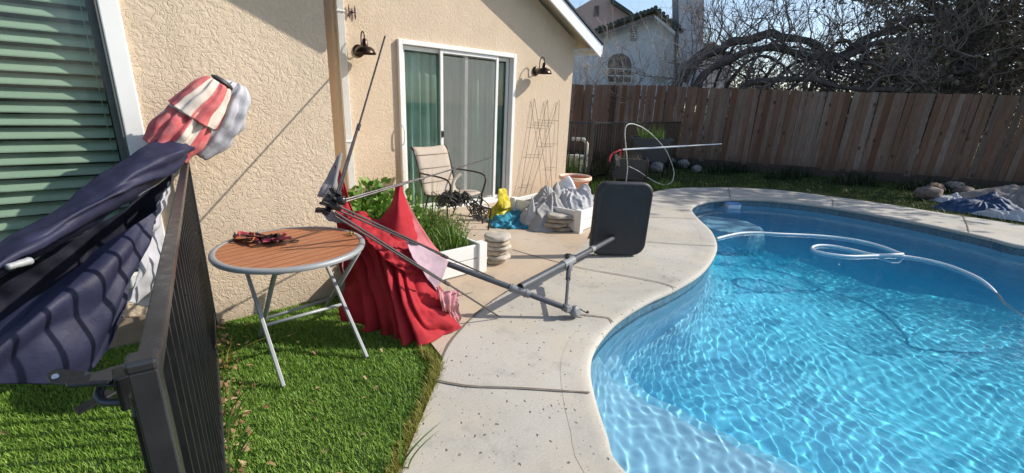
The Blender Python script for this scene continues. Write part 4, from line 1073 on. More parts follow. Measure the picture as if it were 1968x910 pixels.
# ================================================================ PLANTERS, PLANTS, STONES, CLUTTER
def proj_ok(p): return px_of(p)
def leaf_mat(name, c0, c1, c2, rough=.5, trans=.25):
    t = NT(name); a = t.n('Attribute'); a.attribute_name = 'tint'; a.attribute_type = 'GEOMETRY'
    c = t.ramp(a.outputs['Fac'], [(0, c0), (.5, c1), (1, c2)]); t.set(Base_Color=c, Roughness=rough, Specular_IOR_Level=.35)
    tl = t.n('BsdfTranslucent'); t.l(c, tl.inputs[0]); mx = t.n('MixShader'); mx.inputs[0].default_value = trans
    t.l(t.p.outputs[0], mx.inputs[1]); t.l(tl.outputs[0], mx.inputs[2]); t.l(mx.outputs[0], t.out.inputs[0]); return t.m
def leaves(name, P, D, ln, wd, mat, parent=None, seed=0, curl=.25, tint=None):
    """P: leaf bases (n,3); D: directions (n,3); one folded 4-quad leaf each"""
    r_ = np.random.default_rng(seed); n = len(P); D = D/np.linalg.norm(D, axis=1)[:, None]
    U = r_.normal(size=(n, 3)); S = np.cross(D, U); S /= np.linalg.norm(S, axis=1)[:, None]; Nn = np.cross(S, D)
    L = ln*r_.uniform(.7, 1.25, n)[:, None]; W = wd*r_.uniform(.75, 1.2, n)[:, None]
    pts = [P, P+D*L*.35+S*W*.5+Nn*W*.12, P+D*L*.45-Nn*W*.06, P+D*L*.35-S*W*.5+Nn*W*.12, P+D*L*.78+S*W*.32-Nn*L*curl*.5, P+D*L*.78-S*W*.32-Nn*L*curl*.5, P+D*L-Nn*L*curl]
    V = np.stack(pts, 1).reshape(-1, 3); b = np.arange(n)[:, None]*7
    F = np.concatenate([b+np.array([[0, 1, 2, 2]]), ], 0)
    tri = np.array([[0, 1, 2], [0, 2, 3], [1, 4, 2], [2, 4, 6], [2, 6, 5], [2, 5, 3]])
    F = (b[:, :, None]+tri[None]).reshape(-1, 3)
    loc = np.array(root_loc(parent)) if parent is not None else V.mean(0)*[1, 1, 0]+[0, 0, V[:, 2].min()]
    o = np_mesh(name, V-loc, F, mat, smooth=True)
    tv = np.repeat(tint if tint is not None else r_.random(n), 7); at_ = o.data.attributes.new('tint', 'FLOAT', 'POINT'); at_.data.foreach_set('value', tv.astype('f'))
    if parent is not None: o.parent = parent
    else: o.location = loc
    return o
def blades(name, roots, h, w_, mat, parent=None, seed=0, lean=.35, seg=3, tint=None, bend=.5, hv=.35, dirs=None):
    r_ = np.random.default_rng(seed); n = len(roots); th = r_.uniform(0, 2*np.pi, n)
    if dirs is not None: th = dirs
    dx = np.stack([np.cos(th), np.sin(th), 0*th], 1); sx = np.stack([-np.sin(th), np.cos(th), 0*th], 1)
    hh = h*(1+hv*r_.standard_normal(n)).clip(.35, 2)[:, None]; ln_ = lean*r_.uniform(.2, 1.5, n)[:, None]; ww = w_*r_.uniform(.7, 1.3, n)[:, None]
    V = []
    for k in range(seg):
        s_ = k/seg; c = roots+np.array([0, 0, 1.])*hh*(s_-bend*.25*s_*s_*ln_)+dx*hh*ln_*s_**1.8; wk = ww*(1-.75*s_**1.5)*.5
        V += [c+sx*wk, c-sx*wk]
    s_ = 1; V.append(roots+np.array([0, 0, 1.])*hh*(1-bend*.25*ln_)+dx*hh*ln_)
    m_ = 2*seg+1; V = np.stack(V, 1).reshape(-1, 3); b = np.arange(n)[:, None, None]*m_; tri = []
    for k in range(seg-1): tri += [[2*k, 2*k+1, 2*k+3], [2*k, 2*k+3, 2*k+2]]
    tri.append([2*seg-2, 2*seg-1, 2*seg]); F = (b+np.array(tri)[None]).reshape(-1, 3)
    loc = np.array(root_loc(parent)) if parent is not None else roots.mean(0)
    o = np_mesh(name, V-loc, F, mat, smooth=True); tv = np.repeat(tint if tint is not None else r_.random(n), m_)
    at_ = o.data.attributes.new('tint', 'FLOAT', 'POINT'); at_.data.foreach_set('value', tv.astype('f'))
    if parent is not None: o.parent = parent
    else: o.location = loc
    return o
M['vinyl'] = simple('white_vinyl', (.74, .73, .70), .4, var=.04, vs=4, bump=.03)
M['dirt'] = simple('planter_soil', (.05, .035, .022), .95, var=.4, vs=30, bump=.9, bs=40)
def vinyl_bed(name, label, c, ang, lx, ly, h=.29, group='white vinyl raised beds'):
    """c = front corner; ang = direction of its long front edge"""
    th = thing(name, label, 'planter', (c.x, c.y, 0), group); u = Vector((math.cos(ang), math.sin(ang), 0)); v = Vector((-math.sin(ang), math.cos(ang), 0))
    cs = [c, c+u*lx, c+u*lx+v*ly, c+v*ly]; rot = Matrix.Rotation(ang, 3, 'Z')
    for i in range(4):
        a_, b_ = cs[i], cs[(i+1) % 4]; g = MB()
        d = (b_-a_).normalized(); a2, b2 = a_+d*.045, b_-d*.045; n_ = Vector((-d.y, d.x, 0))
        for z0, z1_ in ((.015, h/2-.003), (h/2+.003, h-.015)):
            g.beam(a2+n_*.02+Vector((0, 0, (z0+z1_)/2)), b2+n_*.02+Vector((0, 0, (z0+z1_)/2)), .03, z1_-z0)
        g.build('side_board', M['vinyl'], th, bevel=.004)
    for p in cs:
        q = (cs[0]+cs[2])/2; o_ = (q-p).normalized()*.028
        g = MB(); g.box(p+o_+Vector((0, 0, h/2)), (.09, .09, h+.006), rot); g.build('corner_post', M['vinyl'], th, bevel=.006)
    g = MB(); k = cs; g.add([k[0]+(u+v)*.03+Vector((0, 0, h-.07)), k[1]+(v-u)*.03+Vector((0, 0, h-.07)), k[2]-(u+v)*.03+Vector((0, 0, h-.07)), k[3]+(u-v)*.03+Vector((0, 0, h-.07))], [(0, 1, 2, 3)])
    g.build('soil', M['dirt'], th)
    return th, cs
c_ = G(928, 522); ang = math.atan2((G(841, 545)-c_).y, (G(841, 545)-c_).x)
bu = Vector((math.cos(ang), math.sin(ang), 0)); BL = 1.15
b1c = c_+bu*BL
vinyl_bed('raised_bed', 'white vinyl raised bed full of plants beside the red umbrella canopy', b1c, ang-math.pi, BL, 1.25, .285)
c2_ = G(1112, 449); a2 = math.atan2((G(1150, 433)-c2_).y, (G(1150, 433)-c2_).x)
vinyl_bed('raised_bed', 'white vinyl raised bed behind the charcoal base plate, heaped with grey cloth', c2_, a2, 1.1, 1.05, .29)
# plants of the first bed
LF = leaf_mat('fresh_leaf', (.06, .13, .015), (.13, .26, .035), (.28, .40, .09)); LS = leaf_mat('sage_leaf', (.08, .11, .025), (.16, .21, .055), (.32, .32, .11)); LG = leaf_mat('grass_blade', (.05, .11, .012), (.11, .22, .03), (.26, .34, .08))
M['stem'] = simple('green_stem', (.07, .085, .03), .7)
def bush(name, label, c, rad, n, ln, wd, mat, seed, cat='plant', nst=14, up=.4, shell=.45, tint_h=True, group=None):
    th = thing(name, label, cat, (c[0], c[1], c[2]), group); r_ = np.random.default_rng(seed)
    c = np.array(c, float); rad = np.array(rad, float)
    cl = r_.normal(size=(nst*3, 3)); cl /= np.linalg.norm(cl, axis=1)[:, None]; cl[:, 2] = np.abs(cl[:, 2])*.9+.05; cl *= r_.uniform(.45, .95, len(cl))[:, None]
    pick = r_.integers(0, len(cl), n); q = cl[pick]+(r_.normal(size=(n, 3))*.16).clip(-.3, .3); q[:, 2] = np.clip(q[:, 2], .02, 1.02)
    P = c+q*rad; D = q/np.linalg.norm(q, axis=1)[:, None]+r_.normal(size=(n, 3))*.6+np.array([0, 0, up])
    leaves('foliage', P, D, ln, wd, mat, th, seed, tint=np.clip(r_.normal(.45, .22, n)+.1*(pick % 5-2)/2, 0, 1))
    g = MB()
    for i in range(nst*3):
        tip = c+cl[i]*rad; g.tube([c+np.array([cl[i][0]*.1*rad[0], cl[i][1]*.1*rad[1], 0]), c+(tip-c)*[.35, .35, .6], tip], [.006, .004, .002], 5)
    g.build('stems', M['stem'], th, smooth=True); return th
def onbed(u, v, z=.24): return G(u, v, z)
pb = onbed(716, 452); pb = Vector((1.50, 3.62, .22))
bush('leafy_bush', 'bright green broad leaved bush behind the bare umbrella ribs', (1.40, 3.52, .2), (.40, .36, .60), 2600, .062, .046, LF, 41)
bush('herb_bush', 'olive green small leaved herb bush at the back of the white raised bed', (2.02, 3.75, .2), (.36, .36, .33), 5200, .030, .010, LS, 42, nst=18, up=.8)
r_ = np.random.default_rng(43); n = 420
rt = np.stack([r_.uniform(1.72, 2.16, n), r_.uniform(3.16, 3.5, n), np.full(n, .215)], 1)
tag(blades('grass_tuft', rt, .17, .010, LG, seed=44, lean=.6, seg=4), 'long bright green grass growing along the front of the white raised bed', 'plant')
n = 260; rt = np.stack([r_.uniform(1.55, 2.1, n), r_.uniform(3.4, 4.1, n), np.full(n, .215)], 1)
tag(blades('tall_grass', rt, .42, .008, LG, seed=45, lean=.28, seg=4), 'tall thin grass standing between the leafy bush and the herb bush', 'plant')
# ---- stacked slab stones
M['stone'] = simple('pale_sandstone', (.42, .38, .32), .9, var=.25, vs=14, bump=.9, bs=45, spec=.15)
M['stone2'] = simple('ochre_sandstone', (.40, .33, .25), .9, var=.3, vs=10, bump=.9, bs=45, spec=.15)
def slab(c, r, h, seed, mat, label, group, oct_=False):
    rr = random.Random(seed); n = 26; m_ = MB(); base = []
    ks = [1+rr.uniform(-.13, .13) for _ in range(9)]
    for i in range(n):
        th = 2*math.pi*i/n; f = th/(2*math.pi)*9; k0 = ks[int(f) % 9]; k1 = ks[(int(f)+1) % 9]; k = k0+(k1-k0)*(f % 1)
        if oct_: k = 1/math.cos(((th+.2) % (math.pi/4))-math.pi/8)*.96
        base.append((math.cos(th)*r*k, math.sin(th)*r*k))
    ry = rr.uniform(.82, 1); prof = [(0, .0), (.86, .004), (1.0, .22*h), (.985, .6*h), (.93, .92*h), (.85, h), (.5, h+.003), (0, h+.002)]
    rows = []
    for s_, z in prof:
        rows.append([Vector((c[0]+x*s_, c[1]+y*ry*s_, c[2]+z)) + Vector((mnoise.noise(Vector((x*9, y*9, z*30+seed)))*.010, mnoise.noise(Vector((x*9+5, y*9, z*30+seed)))*.010, mnoise.noise(Vector((x*8, y*8, seed)))*.006 if 0 < s_ else 0)) for x, y in base])
    m_.grid(rows, closed=True); o = m_.build('slab_stone', mat, loc=(c[0], c[1], c[2]), smooth=True)
    return tag(o, label, 'stone', group)
names = ['lowest flat stone of the stack beside the white raised bed', 'second flat stone from the bottom of the stack beside the white bed', 'third flat stone from the bottom of the stack beside the white bed', 'third flat stone from the top of the stack beside the white bed', 'second flat stone from the top of the stack beside the white bed', 'pale eight sided flat stone on top of the stack beside the white bed']
sc_ = G(955, 506); z = .003
for k in range(6):
    h = (.045, .042, .05, .042, .048, .05)[k]; r = (.098, .115, .108, .122, .122, .135)[k]
    slab((sc_.x+(.0, .012, -.006, .008, -.004, .0)[k], sc_.y+(.01, 0, .01, -.01, .0, 0)[k], z), r, h, 50+k, M['stone'] if k % 2 or k == 5 else M['stone2'], names[k], 'flat stones stacked beside the raised bed', k == 5); z += h+.004
names = ['lowest broken flat stone of the stack below the grey cloth heap', 'second broken flat stone of the stack below the grey cloth heap', 'third broken flat stone of the stack below the grey cloth heap', 'topmost wide flat stone of the stack below the grey cloth heap']
s2 = G(1072, 441); z = .003
for k in range(4):
    slab((s2.x+(.03, -.03, .02, .03)[k], s2.y+(.0, .02, 0, .0)[k], z), (.17, .19, .18, .21)[k], .05, 60+k, M['stone2'] if k != 3 else M['stone'], names[k], 'broken flat stones stacked by the cloth heap'); z += .054
# ---- patio sling chair
CH0 = Vector((2.86, 4.55, 0)); CH = thing('patio_chair', 'beige sling patio chair with dark metal arms in front of the sliding door', 'chair', (0, 0, 0))
M['sling'] = fabric('beige_sling', (.47, .40, .33), .8, var=.06); M['chairmetal'] = simple('dark_bronze_tube', (.03, .026, .024), .35, metal=.5)
def sling(prof, wd, nm, mat=None):
    m_ = MB(); P = crom(prof, 5); rows = []
    for p in P:
        rows.append([Vector((wd*(q/8-.5), p.y, p.z-.012*math.sin(math.pi*q/8))) for q in range(9)])
    m_.grid(rows); return m_.build(nm, mat or M['sling'], CH, smooth=True, solid=.006)
# local frame: faces -Y, back at +Y
bprof = [(0, .17, .42), (0, .21, .50), (0, .245, .62), (0, .285, .76), (0, .33, .89), (0, .385, .955), (0, .43, .945)]
sling(bprof, .50, 'backrest'); sling([(0, -.26, .41), (0, -.22, .435), (0, -.05, .425), (0, .12, .40), (0, .17, .42)], .50, 'seat')
for k, (ya_, za_) in enumerate(((.222, .53), (.268, .70), (.318, .86))):
    g = MB(); g.tube([(-.245, ya_-.006, za_), (.245, ya_-.006, za_)], .0045, 6); g.build('seam', fabric('seam', (.36, .30, .24)), CH, smooth=True)
for s_ in (-1, 1):
    x_ = s_*.262
    g = MB(); g.tube(crom([(x_, -.28, .40), (x_, -.05, .41), (x_, .17, .41), (x_, .245, .62), (x_, .33, .88), (x_, .40, .955)], 6), .011, 8); g.build('side_frame', M['chairmetal'], CH, smooth=True)
    g = MB(); g.tube(crom([(x_*1.06, .27, .66), (x_*1.12, .10, .66), (x_*1.14, -.15, .655), (x_*1.13, -.27, .63), (x_*1.10, -.30, .56), (x_*1.08, -.25, .40)], 6), .0105, 8); g.build('armrest', M['chairmetal'], CH, smooth=True)
    g = MB(); g.tube(crom([(x_*1.08, -.25, .40), (x_*1.08, -.24, .2), (x_*1.1, -.27, .0)], 5), .011, 8); g.build('leg', M['chairmetal'], CH, smooth=True)
    g = MB(); g.tube(crom([(x_, .10, .41), (x_, .17, .2), (x_*1.05, .27, .0)], 5), .011, 8); g.build('leg', M['chairmetal'], CH, smooth=True)
CH.location = (2.83, 4.62, 0); CH.rotation_euler = (0, 0, R(14)); CH.scale = (1.08, 1, 1)
# tangled black cable heap on the chair seat
def scribble(name, c, rad, n, r, mat, label, cat, seed, floor=None, closed=False, loops=True):
    rr = random.Random(seed); P = []; ph = [rr.uniform(0, 6.28) for _ in range(6)]; w1 = [rr.uniform(.7, 2.6) for _ in range(6)]
    for i in range(n):
        t_ = i*.33; q = Vector((rad[0]*(.6*math.sin(w1[0]*t_+ph[0])+.4*math.sin(w1[1]*1.7*t_+ph[1])), rad[1]*(.6*math.sin(w1[2]*t_+ph[2])+.4*math.sin(w1[3]*1.9*t_+ph[3])), rad[2]*(.5*math.sin(w1[4]*t_+ph[4])+.5*math.sin(w1[5]*2.3*t_+ph[5]))))
        q += Vector(c); 
        if floor is not None: q.z = max(q.z, floor+r)
        P.append(q)
    g = MB(); g.tube(crom(P, 3), r, 5); return tag(g.build(name, mat, smooth=True, loc=c), label, cat)
M['cable'] = simple('black_cable', (.012, .012, .012), .5)
cb = WY(868, 383, 4.25)
scribble('cable_heap', cb, (.20, .14, .085), 330, .0062, M['cable'], 'tangled heap of black cable and string lights piled on the beige chair', 'cable', 71)
scribble('cable_tangle', WY(918, 402, 4.1), (.13, .10, .15), 90, .006, M['cable'], 'loose loops of black cable hanging off the right side of the beige chair', 'cable', 72, floor=.005)
g = MB()
rr = random.Random(9)
for k in range(16):
    q = cb+Vector((rr.uniform(-.2, .2), rr.uniform(-.12, .10), rr.uniform(-.04, .10))); g.tube([q, q+Vector((rr.uniform(-.03, .03), rr.uniform(-.03, .03), rr.uniform(-.03, .03)))], .014, 7)
tag(g.build('lamp_sockets', M['cable'], smooth=True, loc=cb), 'black plastic bulb sockets scattered through the cable heap on the chair', 'light string', kind='stuff')
g = MB(); g.tube(crom([WY(872, 392, 4.3), WY(869, 365, 4.3), WY(874, 345, 4.3), WY(886, 334, 4.28)], 7), [.022]*10+[.024]*8+[.02]*4 if False else .021, 12)
tag(g.build('curved_pipe', simple('cream_plastic', (.60, .54, .44), .5), smooth='auto', loc=WY(872, 392, 4.3)), 'short curved cream plastic pipe standing up beside the beige chair back', 'pipe')
g = MB(); a_ = G(905, 392, .16); b_ = G(957, 408, .10); g.beam(a_, b_, .055, .05)
tag(g.build('vinyl_rail', M['vinyl'], bevel=.004, loc=(a_.x, a_.y, .0)), 'loose white vinyl rail lying between the chair and the yellow bag', 'rail')
g = MB(); a_ = G(938, 443, 0); g.tube([a_, WY(944, 402, a_.y+.02)], .011, 8); g.tube([WY(944, 402, a_.y+.02), WY(905, 392, a_.y+.25)], .010, 8)
tag(g.build('metal_stand', M['chairmetal'], smooth='auto', loc=a_), 'dark bent metal leg frame standing left of the crumpled blue tarp', 'frame')
# ---- clutter by the second bed
M['yellow'] = fabric('yellow_bag_film', (.62, .50, .03), .45, var=.35, vs=9); M['tarp'] = fabric('teal_tarp', (.04, .27, .38), .4, var=.25, vs=8); M['greycloth'] = fabric('grey_sheet', (.40, .385, .37), .75, var=.14)
M['palecloth'] = fabric('pale_sheet', (.52, .52, .53), .7, var=.1)
M['whiteplastic'] = simple('white_plastic', (.72, .73, .74), .4, var=.05)
yb = G(978, 402, 0); yb = Vector((3.60, 4.55, .13))
drape('yellow_bag', (yb.x, yb.y), .30, .20, .32, M['yellow'], 3, peaks=3, nf=6, floor=.004)['label'] = 'crumpled yellow plastic bag at the door end of the clutter heap'
bpy.data.objects['yellow_bag']['category'] = 'bag'
g = MB(); f0 = WY(966, 378, 4.45); cr = [[WY(958, 364, 4.45), WY(968, 362, 4.45), WY(974, 366, 4.45)], [WY(957, 382, 4.42), WY(968, 380, 4.40), WY(977, 382, 4.44)], [WY(958, 400, 4.42), WY(970, 402, 4.36), WY(982, 398, 4.40)]]
tp_ = cloth('yellow_flap', cr, M['yellow'], None, nu=8, nv=8, folds=1, amp=.01, wr=.01, seed=3, loc=f0); tag(tp_, 'stiff yellow plastic flap sticking up from the crumpled yellow bag', 'bag')
ctrl = [[G(945, 410, .06), G(968, 404, .10), G(995, 404, .13), G(1022, 410, .06)], [G(938, 420, .03), G(966, 416, .09), G(1000, 418, .07), G(1034, 424, .03)], [G(944, 434, .02), G(968, 431, .06), G(1000, 434, .03), G(1032, 434, .02)], [G(950, 438, .006), G(970, 440, .008), G(998, 441, .006), G(1022, 440, .008)]]
tag(cloth('blue_tarp', ctrl, M['tarp'], None, nu=16, nv=14, folds=2.6, amp=.02, drift=1.2, wr=.022, seed=75, prof=lambda v: 1, wscale=8, loc=G(985, 432)), 'crumpled teal blue tarp lying flat on the patio before the yellow bag', 'tarp')
gc = Vector((4.02, 4.05, .24))
tag(drape('cloth_heap', (gc.x-.06, gc.y-.02), .44, .36, .62, M['greycloth'], 5, peaks=4, nf=7, floor=.004), 'large heap of crumpled grey sheeting on the white raised bed', 'cloth')
tag(drape('cloth_fold', (3.70, 4.02), .17, .17, .44, M['palecloth'], 8, peaks=2, nf=7, floor=.004), 'upright grey cloth fold between the yellow bag and the grey heap', 'cloth')
# broken white planter shell: open curved plastic bowl on its side
tag(drape('pale_sheet', (4.36, 4.06), .34, .36, .44, M['palecloth'], 15, peaks=3, nf=8, floor=.2), 'pale sheet bunched over the right half of the cluttered raised bed', 'cloth')
q = WY(1092, 366, 4.3); g = MB(); g.lathe(q, [(.05, -.16), (.10, -.15), (.15, -.04), (.17, .08), (.185, .085), (.19, .06), (.165, -.05), (.115, -.165), (.05, -.175)], 28, Matrix.Rotation(R(62), 3, 'Y') @ Matrix.Rotation(R(30), 3, 'X'), wob=.05, seed=4)
tag(g.build('plastic_tub', M['whiteplastic'], smooth=True, loc=q), 'white plastic tub tipped on its side against the orange bucket', 'tub')
q = WY(1122, 404, 4.0); g = MB(); g.lathe(q+Vector((0, 0, -.02)), [(0, .01), (.16, .0), (.24, .015), (.26, .035), (.27, .03), (.25, .0), (.16, -.02), (0, -.02)], 30, Matrix.Rotation(R(-22), 3, 'X') @ Matrix.Rotation(R(8), 3, 'Y'), wob=.03)
tag(g.build('shallow_dish', M['whiteplastic'], smooth=True, loc=q), 'shallow grey white plastic dish resting in the right raised bed', 'dish')
# orange bucket
q = Vector((5.28, 4.78, 0)); t = NT('sunbleached_orange_plastic'); co = t.co(); sp = t.n('SeparateXYZ'); t.l(co, sp.inputs[0])
c = t.ramp(t.noise(co, 5, 4, .7), [(.3, (.62, .27, .13)), (.6, (.70, .38, .22)), (.8, (.72, .52, .38))]); t.set(Base_Color=c, Roughness=.55, Subsurface_Weight=0.0)
tl = t.n('BsdfTranslucent'); tl.inputs[0].default_value = (.85, .30, .05, 1); mx = t.n('MixShader'); mx.inputs[0].default_value = .35; t.l(t.p.outputs[0], mx.inputs[1]); t.l(tl.outputs[0], mx.inputs[2]); t.l(mx.outputs[0], t.out.inputs[0])
BK = thing('orange_bucket', 'sun bleached orange plastic pot standing by the house corner', 'pot', q)
g = MB(); g.lathe(q, [(0, .012), (.165, .012), (.20, .20), (.235, .395), (.242, .40), (.242, .012+.36), (.232, .37), (.196, .18), (.160, .0), (0, .0)], 40); g.build('body', t.m, BK, smooth='auto')
g = MB(); g.lathe(q, [(.238, .372), (.262, .376), (.268, .39), (.266, .425), (.256, .434), (.240, .43), (.236, .40)], 40); g.build('rim', simple('pale_orange_rim', (.72, .50, .38), .5), BK, smooth=True)

# ---- elevated planters behind the base plate
t = NT('dark_woven_resin'); co = t.co(); wv = t.n('TexWave'); wv.inputs['Scale'].default_value = 38; wv.inputs['Distortion'].default_value = .6; t.l(co, wv.inputs[0]); wv2 = t.n('TexWave'); wv2.bands_direction = 'Z'; wv2.inputs['Scale'].default_value = 30; t.l(co, wv2.inputs[0])
hh_ = t.mix(1, wv.outputs['Fac'], wv2.outputs['Fac'], 'MULTIPLY'); t.set(Base_Color=t.ramp(hh_, [(.1, (.045, .044, .046)), (.9, (.14, .137, .138))]), Roughness=.6); t.bump(hh_, .6, .004); M['wicker'] = t.m
def raised_planter(label, c, ang, lx, ly, z0, z1_, lip=.02):
    th = thing('elevated_planter', label, 'planter', (c.x, c.y, 0), 'dark woven elevated planters'); rot = Matrix.Rotation(ang, 3, 'Z')
    def L_(x, y, z): return Vector((c.x, c.y, 0))+rot @ Vector((x, y, z))
    g = MB()
    rows = []
    for s_, z in ((.86, z0), (1, z1_), (.95, z1_), (.82, z0+.03)):
        rows.append([L_(x*lx/2*s_, y*ly/2*s_, z) for x, y in ((-1, -1), (1, -1), (1, 1), (-1, 1))])
    g.grid(rows, closed=True); g.add([rows[3][i] for i in range(4)], [(0, 1, 2, 3)]); g.build('trough', M['wicker'], th, bevel=.006)
    g = MB(); zz = z1_-.05; g.add([L_(x*lx/2*.93, y*ly/2*.93, zz) for x, y in ((-1, -1), (1, -1), (1, 1), (-1, 1))], [(0, 1, 2, 3)]); g.build('soil', M['dirt'], th)
    for x in (-1, 1):
        for y in (-1, 1):
            g = MB(); g.beam(L_(x*lx/2*.97, y*ly/2*.97, 0), L_(x*lx/2*.97, y*ly/2*.97, z1_-.02), .035, .035); g.build('leg', M['black'], th, bevel=.004)
    return th, L_
pc = G(1262, 343, 0); PA = Vector((8.75, 5.75, 0)); ra = R(38)
_, LA = raised_planter('dark woven elevated planter with green shoots, higher of the two', PA, ra, .86, .86, .42, .92)
PB_ = Vector((7.75, 5.55, 0)); _, LB = raised_planter('lower dark woven planter with dry plants behind the base plate', PB_, ra, .78, .74, .12, .54)
r_ = np.random.default_rng(81); n = 240
tw_ = [LA(*q) for q in np.stack([r_.uniform(-.30, .30, n), r_.uniform(-.27, .27, n), np.full(n, .86)], 1)]
tag(blades('green_shoots', np.array([tuple(q) for q in tw_]), .22, .013, LG, seed=82, lean=.3, seg=3), 'bright green shoots growing in the higher woven planter', 'plant')
n = 120; tw_ = [LB(*q) for q in np.stack([r_.uniform(-.28, .28, n), r_.uniform(-.25, .25, n), np.full(n, .44)], 1)]
LD = leaf_mat('dry_stalk', (.12, .085, .04), (.20, .15, .08), (.10, .11, .05)); 
tag(blades('dry_stalks', np.array([tuple(q) for q in tw_]), .2, .007, LD, seed=83, lean=.5, seg=3), 'thin dry stalks standing in the lower woven planter', 'plant')
# leaf skimmer net with its pole
SK = thing('leaf_net', 'pool leaf net with red rimmed black bag and long white pole propped on the planters', 'pool net', (7.6, 5.5, .5))
n0 = WY(1197, 288, 5.0); n1 = WY(1387, 277, 4.1)
g = MB(); g.tube([n0, mid(n0, n1, .62)], .0155, 10); g.tube([mid(n0, n1, .62), mid(n0, n1, .63), n1], [.013, .011, .009], 10); g.build('pole', M['whiteplastic'], SK, smooth='auto')
M['netred'] = simple('red_net_rim', (.45, .02, .03), .4); M['net'] = simple('black_net', (.012, .012, .012), .8)
NC = WY(1182, 302, 5.05)
def nv(a_, b_, d=0): return NC+Vector((.155*a_, .0+d, .13*b_))
rim = crom([nv(-.95, -.6), nv(-.9, -.1), nv(-.6, .45), nv(-.1, .75, -.03), nv(.45, .95, -.04), nv(.85, .85, -.03), nv(.95, .3), nv(.7, -.1)], 5)
g = MB(); g.tube(rim, .014, 8); g.build('rim', M['netred'], SK, smooth=True)
tag(crumple('net_bag', (NC.x, NC.y+.03, NC.z-.09), (.26, .2, .30), M['net'], 12, amp=.3, sub=4, parent=SK, floor=NC.z-.32), None)
# loose cable loop
lp_ = [(1203, 352, 5.0), (1206, 320, 5.02), (1203, 285, 5.05), (1201, 255, 5.1), (1205, 241, 5.12), (1218, 239, 5.12), (1240, 249, 5.1), (1262, 268, 5.05), (1280, 290, 5.0), (1292, 318, 4.95), (1295, 337, 4.92), (1289, 352, 4.9), (1272, 355, 4.92), (1250, 345, 5.0), (1228, 330, 5.1), (1208, 320, 5.2)]
g = MB(); g.tube(crom([WY(*q) for q in lp_], 5), .0095, 8); tag(g.build('hose_loop', simple('pale_vinyl_hose', (.50, .50, .46), .4), smooth=True, loc=WY(1203, 352, 5.0)), 'stiff pale hose standing in a big open loop over the planters', 'hose')
# rocks and odds by the fence corner
M['rock'] = simple('grey_rock', (.20, .19, .18), .9, var=.3, bump=.8, bs=30)
for k, (u, v, s_, y_) in enumerate(((1312, 322, .30, 0), (1338, 330, .22, 0), (1262, 330, .32, 0), (1288, 318, .26, 0))):
    q = G(u, v); tag(crumple('rock', (q.x, q.y, s_*.3), (s_*1.3, s_, s_*.9), M['rock'], 90+k, amp=.22, sub=3, ridged=False, floor=-.02), ['pale rock in the shade right of the woven planters', 'small rock in shaded grass nearest the pool deck', 'rock under the higher woven planter', 'rock between the planter leg and fence end'][k], 'rock', 'rocks by the planters')
# white garden ornament and pump behind the house corner
q = Vector((7.3, 7.6, 0)); g = MB(); g.lathe(q, [(.20, 0), (.24, .05), (.24, 1.05), (.20, 1.22), (.1, 1.30), (0, 1.31)], 24); tag(g.build('filter_tank', simple('cream_filter_tank', (.62, .58, .48), .5), smooth=True, loc=q), 'cream pool filter tank half hidden by the house corner behind the pool fence', 'tank')
q = WP(1112, 268, (7.9, 7.2, 0), Vector((.75, .66, 0))); g = MB(); g.tube([q+Vector((-.12, .1, 0)), q+Vector((.1, -.08, .0)), q+Vector((.16, -.13, -.1)), q+Vector((.17, -.14, -q.z))], .045, 10); g.box((q.x, q.y, .2), (.35, .3, .4))
tag(g.build('pump_pipe', simple('pvc_pipe', (.55, .52, .46), .5), smooth='auto', loc=(q.x, q.y, 0)), 'white pvc pipework seen through the pool fence bars', 'pipe')
# ---- heap at the far bank: rocks, white bag, blue tarp under beige cloth
for k, (u, v, s_) in enumerate(((1782, 382, .34), (1795, 368, .26), (1830, 366, .30), (1850, 376, .28))):
    q = G(u, v); tag(crumple('rubble', (q.x, q.y, s_*.3), (s_*1.4, s_*1.2, s_*.8), simple('rubble_%d' % k, ((.20, .15, .12), (.28, .19, .12), (.32, .28, .23), (.15, .12, .10))[k], .9, var=.3), 100+k, amp=.3, sub=3, floor=-.02), ['dull brown rubble lump left of the white bag', 'orange brown rubble lump behind the white bag', 'pale tan rubble lump topping the small heap', 'dark rubble lump right of the white bag'][k], 'rubble', 'rubble on the far bank')
q = G(1825, 388); tag(drape('white_bag', (q.x, q.y), .30, .32, .24, M['palecloth'], 110, peaks=3, nf=8, floor=-.015), 'small white plastic bag lying in the shade before the rubble', 'bag')
M['deepblue'] = fabric('blue_tarp_cloth', (.03, .065, .14), .6, var=.3); M['beigecloth'] = fabric('beige_dropcloth', (.30, .25, .22), .85, var=.2)
q = G(1885, 408); tag(drape('tarp_heap', (q.x+.1, q.y+.02), .62, .58, .42, M['deepblue'], 111, peaks=4, nf=10, floor=-.02, rotz=.4), 'crumpled dark blue tarp heap on the far bank under a beige cloth', 'tarp')
q = G(1935, 400); tag(drape('beige_cloth', (q.x+.35, q.y-.15), .58, 1.0, .58, M['beigecloth'], 112, peaks=5, nf=10, floor=-.01, rotz=.2), 'beige drop cloth heaped on top of the dark blue tarp', 'cloth')
q = G(1925, 417); tag(drape('pale_bag', (q.x-.05, q.y-.05), .18, .42, .20, M['palecloth'], 113, peaks=3, nf=8, floor=-.01), 'long pale bag lying along the deck side of the blue tarp', 'bag')

